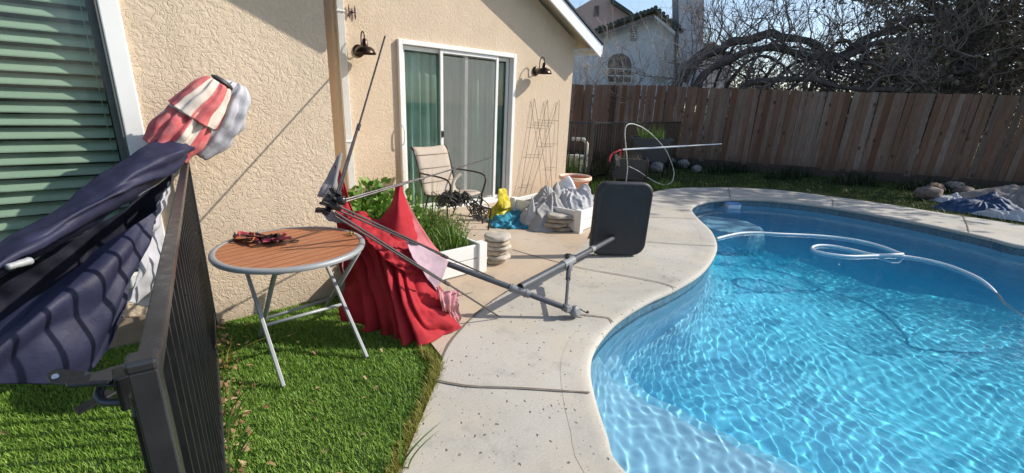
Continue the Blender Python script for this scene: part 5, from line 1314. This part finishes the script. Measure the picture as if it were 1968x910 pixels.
# ================================================================ IN THE POOL
hz = WATER_Z+.012
hp_ = [(1377, 459), (1400, 453), (1425, 448.5), (1455, 447.5), (1500, 450), (1560, 452.5), (1620, 458), (1665, 466), (1700, 476), (1728, 487), (1733, 493), (1715, 495), (1680, 490), (1640, 481), (1605, 474), (1575, 472), (1561, 476), (1568, 483), (1595, 489), (1635, 493), (1680, 492), (1725, 492), (1765, 497), (1810, 507), (1850, 521), (1888, 540), (1918, 562), (1938, 580)]
P = [G(u, v, hz) for u, v in hp_]; P[10] += Vector((0, 0, .03)); P[11] += Vector((0, 0, .035)); P[-1].z -= .10; P[-2].z -= .03
P.append(P[-1]+Vector((.1, -.25, -.5)))
g = MB(); g.tube(crom(P, 8), .0165, 10)
t = NT('ribbed_pool_hose'); co = t.co(); wv = t.n('TexWave'); wv.inputs['Scale'].default_value = 25; t.l(co, wv.inputs[0]); t.set(Base_Color=t.ramp(wv.outputs['Fac'], [(.2, (.55, .60, .62)), (.8, (.74, .78, .80))]), Roughness=.4); t.bump(wv.outputs['Fac'], .4, .004)
tag(g.build('pool_hose', t.m, smooth=True, loc=P[0]), 'long white cleaner hose floating in a loop on the pool', 'hose')
# skimmer mouth and its float
sk = G(1407, 400, WATER_Z); SKM = thing('pool_skimmer', 'pale blue floating chlorine dispenser in front of the dark skimmer mouth', 'float', (sk.x, sk.y, WATER_Z))
g = MB(); rz = Matrix.Rotation(R(-38), 3, 'Z'); g.box(sk+Vector((0, 0, .035)), (.24, .16, .09), rz); g.build('float_body', simple('pale_blue_plastic', (.55, .64, .74), .4), SKM, bevel=.02)
g = MB(); g.box(sk+Vector((0, 0, .085)), (.25, .17, .014), rz); g.build('float_lid', simple('blue_plastic', (.05, .22, .50), .4), SKM, bevel=.004)

# ================================================================ NEIGHBOUR'S HOUSE
nd = ray(1225, 200); nd.z = 0; nd.normalize(); NPL = nd*24.0; NNn = nd
def NPt(u, v, off=0.0): return WP(u, v, NPL+NNn*off, NNn)
M['nwall'] = simple('neighbour_stucco', (.76, .74, .73), .9, var=.05, bump=.4, bs=18); M['nwall2'] = simple('neighbour_salmon_stucco', (.62, .42, .36), .9, var=.06)
M['tileroof'] = simple('mossy_roof_tile', (.075, .085, .07), .85, var=.45, vs=3, bump=.8, bs=6)
NB = thing('neighbour_house', 'grey stucco neighbour house with arched window and tall chimney beyond the wooden fence', 'house', (NPL.x, NPL.y, 0))
def npoly(px, off, depth, nm, mat, parent=NB):
    g = MB(); g.extr([NPt(u, v, off) for u, v in px], NNn*depth); return g.build(nm, mat, parent)
def gz0(u):  # ground far below behind the fence
    q = NPt(u, 250); q.z = -.5; return q
g = MB(); pts = [NPt(1075, 90), NPt(1150, 60), NPt(1258, 24), NPt(1306, 62)]; pts = [gz0(1075)]+pts+[gz0(1306)]
g.extr(pts, NNn*.3); nw_ = g.build('wall', M['nwall'], NB)
for px in ([(1138, 58), (1260, 14), (1260, 21), (1140, 66)], [(1260, 14), (1312, 57), (1308, 66), (1260, 22)]):
    npoly(px, -.5, 7.0, 'roof', M['tileroof'])
rr = random.Random(2)
g = MB()
for k in range(26):       # rolled tile ends along the rake
    t_ = k/25; a_, b_ = ((1138, 60), (1260, 15)) if k < 18 else ((1260, 15), (1312, 58))
    s_ = k/17 if k < 18 else (k-18)/7
    q = NPt(a_[0]+(b_[0]-a_[0])*s_, a_[1]+(b_[1]-a_[1])*s_+rr.uniform(-1, 1), -.55); g.tube([q, q+NNn*.5+Vector((0, 0, .02))], .10, 8)
g.build('tile_ends', M['tileroof'], NB, smooth='auto')
npoly([(1150, 67), (1258, 29), (1258, 33), (1150, 72)], -.45, .1, 'barge_board', simple('barge_paint', (.22, .18, .17), .7)); npoly([(1258, 29), (1304, 66), (1301, 71), (1258, 34)], -.45, .1, 'barge_board', M['nwall'])
# arched window
aw = [(1167, 158), (1167, 126)]+[(1191+24*math.cos(R(a_)), 126+24*-math.sin(R(a_))) for a_ in range(180, -1, -15)]+[(1215, 126), (1213, 158)]
wd = npoly([(x_, y_) for x_, y_ in aw], -.03, .02, 'window', simple('dark_window_pane', (.03, .028, .03), .15))
g = MB()
for i in range(len(aw)-1): g.beam(NPt(*aw[i], -.05), NPt(*aw[i+1], -.05), .05, .05, up=NNn)
g.build('frame', M['nwall'], wd)
g = MB()
for a_, b_ in (((1167, 132), (1215, 134)), ((1167, 145), (1214, 147)), ((1183, 133), (1182, 158)), ((1199, 134), (1198, 158)), ((1165, 159), (1216, 160))): g.beam(NPt(*a_, -.06), NPt(*b_, -.06), .05, .045, up=NNn)
g.build('mullions', M['white'], wd)
v_ = npoly([(1212, 54), (1225, 53), (1223, 78), (1211, 78)], -.04, .05, 'vent', simple('vent_dark', (.12, .11, .11), .8))
g = MB()
for k in range(7): g.beam(NPt(1211, 56+k*3.3, -.07), NPt(1225, 56+k*3.3, -.07), .03, .05, up=NNn)
g.build('louvre', M['nwall'], v_)
npoly([(1305, -60), (1339, -60), (1336, 200), (1304, 200)], -.5, 1.2, 'chimney', simple('chimney_stucco', (.66, .66, .70), .9, var=.05)); npoly([(1294, -60), (1305, -60), (1304, 200), (1296, 200)], -.2, .9, 'chimney_side', simple('chimney_shaded_stucco', (.30, .27, .30), .9)); npoly([(1339, -60), (1355, -60), (1349, 200), (1336, 200)], -.3, .9, 'chimney_side', simple('chimney_pale_stucco', (.60, .56, .58), .9))  # darker chimney side has its shade put into the stucco colour
npoly([(1298, 62), (1303, 62), (1302, 200), (1297, 200)], -.56, .06, 'rain_pipe', simple('dark_pipe', (.05, .045, .05), .6))
npoly([(1085, 30), (1150, -8), (1178, 2), (1212, 30), (1212, 80), (1085, 80)], 4, .4, 'rear_wall', M['nwall2']); npoly([(1172, -6), (1216, 24), (1216, 32), (1172, 3)], 3.5, 5, 'roof', M['tileroof'])
v_ = npoly([(1142, 12), (1151, 11), (1150, 32), (1141, 32)], 3.95, .05, 'vent', simple('vent_dark2', (.14, .11, .11), .8))
# low wing to the right of the chimney
npoly([(1340, 112), (1372, 96), (1405, 118), (1405, 260), (1340, 260)], 2.0, .4, 'wing_wall', M['nwall']); npoly([(1332, 100), (1372, 80), (1412, 112), (1410, 120), (1372, 92), (1334, 112)], 1.4, 4, 'wing_roof', simple('brown_roof', (.15, .10, .075), .9, var=.3))

# ================================================================ BARE TREES
t = NT('bare_bark'); co = t.co(); t.set(Base_Color=t.ramp(t.noise(co, 9, 5, .7), [(.3, (.06, .048, .045)), (.7, (.16, .13, .115))]), Roughness=.9, Specular_IOR_Level=.2); t.bump(t.noise(co, 24, 5), .7, .01); M['bark'] = t.m
M['twig'] = simple('grey_twig', (.25, .20, .165), .8, var=.35, vs=3); M['twigpale'] = simple('pale_twig', (.40, .34, .29), .8, var=.25, vs=3)
class Twigs:
    def __init__(s, seed): s.r = np.random.default_rng(seed); s.mb = MB()
    def grow(s, p, d, L, r, lv, nch=5, up=.25, wig=.28, sides=4, taper=.25):
        n = max(3, int(4+lv*1.5)); pts = [Vector(p)]; d = Vector(d).normalized()
        for i in range(n):
            d = (d+Vector(s.r.normal(size=3))*wig+Vector((0, 0, up*.3))).normalized(); pts.append(pts[-1]+d*(L/n))
        s.mb.tube(pts, [r*(1-(1-taper)*i/n) for i in range(n+1)], sides, cap=False)
        if lv <= 0: return
        for k in range(nch):
            i = int(s.r.integers(max(1, n//3), n+1)); tt = (pts[i]-pts[i-1]).normalized()
            sd_ = tt.cross(Vector(s.r.normal(size=3))).normalized()
            s.grow(pts[i], tt*.75+sd_*s.r.uniform(.5, 1.1)+Vector((0, 0, up*.5)), L*s.r.uniform(.45, .72), r*.55, lv-1, max(2, nch-1), up, wig, 3)
FH = FA+FN*2.2
def BP(u, v, off=2.2):
    return WP(u, v, FA+FN*off, FN)
def limb(tree, pts, r0, r1, off, nm='limb', n=8):
    P = crom([BP(u, v, off if not hasattr(off, '__len__') else off[min(i, len(off)-1)]) for i, (u, v) in enumerate(pts)], 6)
    for i, p in enumerate(P): P[i] = p+Vector((mnoise.noise(p*1.1), mnoise.noise(p*1.1+Vector((7, 0, 0))), mnoise.noise(p*1.3+Vector((0, 9, 0)))))*.20
    g = MB(); k = len(P); g.tube(P, [(r0+(r1-r0)*(i/(k-1)))*(1+.30*mnoise.noise(P[i]*2.3)+.18*mnoise.noise(P[i]*5)) for i in range(k)], 9); g.build(nm, M['bark'], tree, smooth=True); return P
# arching fallen tree
b0 = BP(1300, 190, 2.2); b0.z = 0
TRE = thing('arching_tree', 'leafless old tree with thick dark limbs arching low over the wooden fence', 'tree', b0)
limbs = []
limbs.append(limb(TRE, [(1285, 230), (1298, 165), (1318, 136), (1350, 108), (1400, 84), (1450, 72), (1505, 68), (1550, 78), (1590, 104), (1610, 130)], .16, .09, 2.4, 'trunk'))
limbs.append(limb(TRE, [(1318, 230), (1335, 162), (1372, 128), (1415, 108), (1460, 96), (1520, 92), (1570, 110), (1600, 150)], .14, .08, 1.8))
limbs.append(limb(TRE, [(1320, 150), (1345, 118), (1372, 98), (1420, 78)], .09, .06, 2.8))
limbs.append(limb(TRE, [(1590, 112), (1640, 92), (1700, 60), (1760, 38), (1830, 28)], .13, .08, 2.6))
limbs.append(limb(TRE, [(1585, 118), (1650, 100), (1720, 82), (1790, 86), (1850, 110)], .10, .05, 2.2))
limbs.append(limb(TRE, [(1420, 180), (1440, 160), (1490, 150), (1560, 158), (1640, 170), (1720, 172)], .10, .06, 1.4))
for k in range(13):
    u0 = 1300+k*30+rng.uniform(-14, 14); w_ = rng.uniform(110, 260); hh_ = rng.uniform(60, 125); s0 = rng.uniform(.6, 1)
    limbs.append(limb(TRE, [(u0, 195), (u0+w_*.12, 195-hh_*.62), (u0+w_*.35, 195-hh_), (u0+w_*.65, 195-hh_*.93*s0), (u0+w_*.9, 195-hh_*.55*s0), (u0+w_, 195-hh_*.2)], rng.uniform(.035, .07), .015, rng.uniform(1.2, 3.4)))
tw_ = Twigs(5)
for P, cnt, L in zip(limbs, [26, 14, 8, 20, 16, 10]+[5]*13, [1.7, 1.4, 1.4, 1.7, 1.4, 1.2]+[1.0]*13):
    for k in range(cnt):
        i = int(tw_.r.integers(6, len(P))); d = Vector(tw_.r.normal(size=3)); d.z = abs(d.z)*.9+.35 if tw_.r.random() < .72 else -abs(d.z)*.5
        tw_.grow(P[i], d, L*tw_.r.uniform(.6, 1.25), .026, 2, 5, up=.35 if d.z > 0 else -.1, wig=.30)
tw_.mb.build('twigs', M['twig'], TRE, smooth=True)
tw_ = Twigs(6)
for k in range(14):
    u = tw_.r.uniform(1420, 1760); v = tw_.r.uniform(110, 185); tw_.grow(BP(u, v, tw_.r.uniform(1.2, 3.2)), Vector(tw_.r.normal(size=3)), tw_.r.uniform(1.0, 2.0), .018, 2, 4, up=0.0, wig=.45)
tw_.mb.build('drooping_twigs', M['twigpale'], TRE, smooth=True)
# tall tree at the right with climber stems
b1 = BP(1835, 200, 3.5); b1.z = 0
T2_ = thing('tall_tree', 'tall dark trunked tree wrapped in tangled climbing stems at the right edge', 'tree', b1)
P1 = limb(T2_, [(1828, 300), (1838, 180), (1850, 110), (1862, 40), (1872, -60), (1880, -150)], .42, .30, 3.5, 'trunk', 12)
P2 = limb(T2_, [(1848, 120), (1900, 60), (1950, 10), (2000, -50)], .16, .08, 3.2); P3 = limb(T2_, [(1856, 80), (1800, 30), (1760, -20), (1740, -80)], .13, .06, 3.6); P4 = limb(T2_, [(1845, 140), (1900, 120), (1960, 105), (2040, 100)], .12, .06, 2.8)
tw_ = Twigs(8)
for P, cnt in ((P1, 48), (P2, 20), (P3, 10), (P4, 20)):
    for k in range(cnt):
        i = int(tw_.r.integers(3, len(P))); d = Vector(tw_.r.normal(size=3)); d.z = d.z*.6
        tw_.grow(P[i], d, tw_.r.uniform(.9, 2.1), .022, 2, 5, up=.05, wig=.38)
tw_.mb.build('twigs', M['twig'], T2_, smooth=True)
r_ = np.random.default_rng(61); n = 5200
LI = leaf_mat('ivy_and_dead_leaf', (.05, .045, .03), (.10, .085, .055), (.17, .13, .09))
ci = r_.integers(4, len(P1), n); base_ = np.array([tuple(p) for p in P1])[ci]; dd = r_.normal(size=(n, 3))*np.array([.62, .62, .5])
leaves('climber_leaves', base_+dd, dd+np.array([0, 0, -.3]), .06, .035, LI, T2_, 62)
# unseen leafy crown, added above the frame to shade the fence foot and far deck
n = 15000; r_ = np.random.default_rng(63); cc_ = []
for k in range(46): cc_.append((r_.uniform(16.6, 21.5), r_.uniform(-2.6, 5.5), r_.uniform(5.6, 7.8)))
cc_ = np.array(cc_); P = cc_[r_.integers(0, 46, n)]+r_.normal(size=(n, 3))*np.array([.75, .75, .45]); P[:, 2] = P[:, 2].clip(5.2)
leaves('crown', P, r_.normal(size=(n, 3)), .17, .11, LI, T2_, 64)
g = MB(); q0 = P1[-1]
for k in range(0, 46, 3): g.tube([q0, mid(q0, Vector(tuple(cc_[k])), .5)+Vector((0, 0, .5)), Vector(tuple(cc_[k]))], [.12, .07, .03], 6)
g.build('high_limbs', M['bark'], T2_, smooth=True)
# bare shrubs in front of the neighbour
for k, (us, off, cnt, lab, seed, L) in enumerate((((1105, 1170), 1.5, 12, 'leafless shrub whose thin stems rise beside our gable corner', 21, 2.3), ((1185, 1240), 1.2, 9, 'leafless shrub in front of the arched window', 22, 1.9), ((1250, 1300), 1.6, 11, 'leafless shrub in front of the neighbour chimney', 23, 2.3), ((1350, 1480), 3.8, 13, 'wispy leafless tree top against the sky right of the chimney', 24, 3.0), ((1500, 1720), 4.5, 13, 'wispy leafless tree top against the sky above the arching limbs', 25, 3.2))):
    c0_ = BP(sum(us)/2, 200, off); c0_.z = 0; th = thing('bare_shrub' if k < 3 else 'bare_tree', lab, 'shrub' if k < 3 else 'tree', c0_, 'leafless growth behind the wooden fence')
    tw_ = Twigs(seed)
    for j in range(cnt):
        q = BP(tw_.r.uniform(*us), 190, off+tw_.r.uniform(-.6, .6)); q.z = .9 if k < 3 else 1.4
        d = Vector((tw_.r.normal()*.28, tw_.r.normal()*.28, 1)); tw_.grow(q, d, L*tw_.r.uniform(.7, 1.15), .020 if k < 3 else .028, 3, 4, up=.30, wig=.16)
    tw_.mb.build('twigs', M['twigpale'] if k in (0, 2) else M['twig'], th, smooth=True)
    g = MB(); q = c0_; g.tube([q, q+Vector((.05, .02, .6)), q+Vector((.0, .05, 1.4))], [.07, .055, .04], 8); g.build('trunk', M['bark'], th, smooth=True)
# tangled thicket low along the fence and far dim greenery
tw_ = Twigs(30)
for k in range(80):
    u = 1440+600*tw_.r.uniform(0, 1)**.6; q = BP(u, 200, tw_.r.uniform(1.2, 6.0)); q.z = tw_.r.uniform(1.2, 2.3)+(.5 if u > 1750 else 0)
    tw_.grow(q, Vector((tw_.r.normal(), tw_.r.normal(), abs(tw_.r.normal())*.7)), tw_.r.uniform(.8, 1.9), .016, 2, 4, up=.05, wig=.45)
tag(tw_.mb.build('twig_thicket', M['twig'], smooth=True, loc=b1), 'dense tangle of brown twigs along the top of the fence on the right', 'thicket', kind='stuff')
def far_tree(u, w_, hgt_, dist, seed, label):
    d = ray(u, 200); d.z = 0; d.normalize(); c0_ = d*dist; th = thing('far_tree', label, 'tree', (c0_.x, c0_.y, 0), 'dim trees far beyond the fence'); r_ = np.random.default_rng(seed)
    g = MB(); g.tube([c0_, c0_+Vector((0, 0, hgt_*.5))], [.25, .12], 8); g.build('trunk', M['bark'], th)
    n = 9000; cl = r_.normal(size=(26, 3))*np.array([w_*.42, w_*.42, hgt_*.2])+np.array([c0_.x, c0_.y, hgt_*.62]); P = cl[r_.integers(0, 26, n)]+r_.normal(size=(n, 3))*np.array([.55, .55, .5])
    P[:, 2] = P[:, 2].clip(.3); leaves('crown', P, r_.normal(size=(n, 3)), .15, .10, FT, th, seed)
FT = leaf_mat('dim_foliage', (.07, .07, .045), (.12, .11, .07), (.19, .165, .12))
for k, (u, w_, h_, ds_) in enumerate(((1440, 3.0, 2.9, 27), (1530, 3.4, 2.6, 30), (1640, 3, 2.6, 26), (1740, 3.6, 3.2, 28), (1830, 3.8, 4.2, 25), (1930, 4.4, 5.6, 23), (2010, 5, 6.4, 22))):
    far_tree(u, w_, h_, ds_, 200+k, ['dim green tree right of the neighbour wing', 'low dim tree beyond the arching limb', 'dim tree beyond the middle of the thicket', 'dim tree beyond the right limb of the arching tree', 'dim tree just left of the dark trunk', 'taller dim tree right of the dark trunk', 'tallest dim tree at the right edge of the frame'][k])

# ================================================================ TURF, LAWN AND LEAVES
TG = leaf_mat('turf_blade', (.10, .20, .018), (.18, .34, .035), (.35, .48, .09), trans=.2)
r_ = np.random.default_rng(301)
holed_sheet('turf_backing', [(-2.6, .3), (.55, .3), (1.2, 1.6), (1.25, 2.4), (1.0, 3.31), (-2.6, 3.31)], None, -.020, simple('turf_backing_green', (.03, .055, .012), .95, bump=.6))
def scatter(n, x0, x1, y0, y1, keep):
    X = r_.uniform(x0, x1, n); Y = r_.uniform(y0, y1, n); k = keep(X, Y); return X[k], Y[k]
PATI = np.array([(p[0], p[1]) for p in pbound])
def turfok(X, Y): return ~inside(DECK, X, Y) & ~(inside(PATI, X, Y) & (X > 1.2)) & (Y < 3.30)
X, Y = scatter(220000, -1.75, 1.35, .95, 3.30, turfok)
rt = np.stack([X, Y, np.full(len(X), -.018)], 1); tn = np.clip(.45+.28*r_.standard_normal(len(X))+.12*np.sin(X*7+Y*3), 0, 1)
tag(blades('turf', rt, .019, .0030, TG, seed=302, lean=.75, seg=2, tint=tn), kind='stuff')
YG = leaf_mat('yellowed_grass', (.14, .16, .02), (.26, .26, .04), (.40, .34, .10), trans=.3)
E0 = [G(u, v) for u, v in ((765, 912), (802, 822), (838, 735), (846, 700), (820, 672))]
EP = np.array([tuple(p) for p in crom(E0, 40)]); n = 2600; i = r_.integers(0, len(EP), n); rt = EP[i]+r_.normal(size=(n, 3))*np.array([.016, .014, 0])-np.array([.022, 0, .015])
tag(blades('edge_grass', rt, .042, .003, YG, seed=303, lean=.7, seg=3), kind='stuff')['label'] = 'yellowing grass fringe along the edge of the concrete deck'
bpy.data.objects['edge_grass']['category'] = 'grass'; bpy.data.objects['turf']['label'] = 'bright green artificial turf on both sides of the black fence'; bpy.data.objects['turf']['category'] = 'grass'
# dry leaves
LL = leaf_mat('dead_leaf', (.16, .085, .04), (.34, .21, .11), (.50, .37, .22), trans=.1)
def litter(name, P, sz, seed, label):
    r2 = np.random.default_rng(seed); D = r2.normal(size=P.shape); D[:, 2] *= .25; o = leaves(name, P, D, sz, sz*.55, LL, None, seed, curl=.5); tag(o, label, 'leaves', kind='stuff')
n = 190; s_ = r_.uniform(0, 1, n); P = np.array(tuple(NF_A))*(1-s_[:, None])+np.array(tuple(NF_B))*s_[:, None]+np.stack([np.abs(r_.normal(size=n))*.05+.01, r_.normal(size=n)*.05, r_.uniform(.0, .022, n)], 1)
litter('leaf_litter', P, .038, 311, 'dry curled leaves gathered along the foot of the black fence')
X, Y = scatter(60, -1.5, 1.2, 1.0, 3.2, turfok); litter('fallen_leaves', np.stack([X, Y, np.full(len(X), .015)], 1), .034, 312, 'a few dry brown leaves scattered over the turf')
# long weed blades by the near fence
for k, (u, v, h_, nb) in enumerate(((440, 830, .24, 9), (452, 900, .22, 8), (432, 700, .16, 7), (770, 912, .16, 5))):
    q = G(u, v, 0); r2 = np.random.default_rng(320+k); rt = np.tile(np.array([tuple(q)]), (nb, 1))+r2.normal(size=(nb, 3))*np.array([.02, .03, 0]); rt[:, 2] = -.01
    tag(blades('weed_clump', rt, h_, .010, LG if k != 2 else YG, seed=330+k, lean=.9, seg=7, bend=1.2, dirs=r2.uniform(-.9, 1.2, nb)), ['long arching green weed blades halfway along the fence foot', 'long arching green weed blades nearest the camera at the fence foot', 'short yellow weed blades by the table side of the fence foot', 'single green weed clump at the edge of the concrete'][k], 'weed')
# lawn beyond the pool and around the planters
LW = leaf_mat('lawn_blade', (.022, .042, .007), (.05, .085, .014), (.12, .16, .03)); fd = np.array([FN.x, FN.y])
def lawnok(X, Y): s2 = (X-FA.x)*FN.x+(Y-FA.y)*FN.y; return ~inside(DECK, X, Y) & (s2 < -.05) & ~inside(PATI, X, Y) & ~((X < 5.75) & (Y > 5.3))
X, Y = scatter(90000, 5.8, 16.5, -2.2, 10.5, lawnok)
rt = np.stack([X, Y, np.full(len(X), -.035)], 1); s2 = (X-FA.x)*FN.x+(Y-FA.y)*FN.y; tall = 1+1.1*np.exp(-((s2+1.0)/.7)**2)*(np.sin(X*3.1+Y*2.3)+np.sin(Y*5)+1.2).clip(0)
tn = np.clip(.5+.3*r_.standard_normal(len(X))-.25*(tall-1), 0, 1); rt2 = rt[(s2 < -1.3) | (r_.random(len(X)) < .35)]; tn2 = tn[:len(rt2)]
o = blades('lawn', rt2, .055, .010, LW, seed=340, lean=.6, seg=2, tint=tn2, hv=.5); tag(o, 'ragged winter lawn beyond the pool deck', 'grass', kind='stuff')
k_ = (tall > 1.8) & (s2 < -.5); RK = leaf_mat('shade_dark_blade', (.012, .024, .006), (.022, .04, .010), (.05, .07, .02)); o = blades('rank_grass', rt[k_], .20, .014, RK, seed=341, lean=.5, seg=3, tint=tn[k_], hv=.5); tag(o, 'rank grass at the foot of the wooden fence, its shade put into a darker green', 'grass', kind='stuff')  # blades coloured extra dark to stand in for shade along the fence
for k, (x_, y_, rx_, ry_, n, h_, lab) in enumerate(((7.2, 7.2, .7, .7, 700, .38, 'tall bright green weeds behind the pool fence bars'), (6.55, 5.15, .28, .25, 200, .18, 'green weeds growing at the foot of the pool fence post'), (8.1, 4.9, .5, .25, 260, .12, 'bright grass clump in front of the higher woven planter'))):
    r2 = np.random.default_rng(350+k); rt = np.stack([x_+rx_*r2.uniform(-1, 1, n), y_+ry_*r2.uniform(-1, 1, n), np.full(n, -.03)], 1)
    tag(blades('weeds', rt, h_, .013, LG, seed=355+k, lean=.5, seg=3), lab, 'weeds')
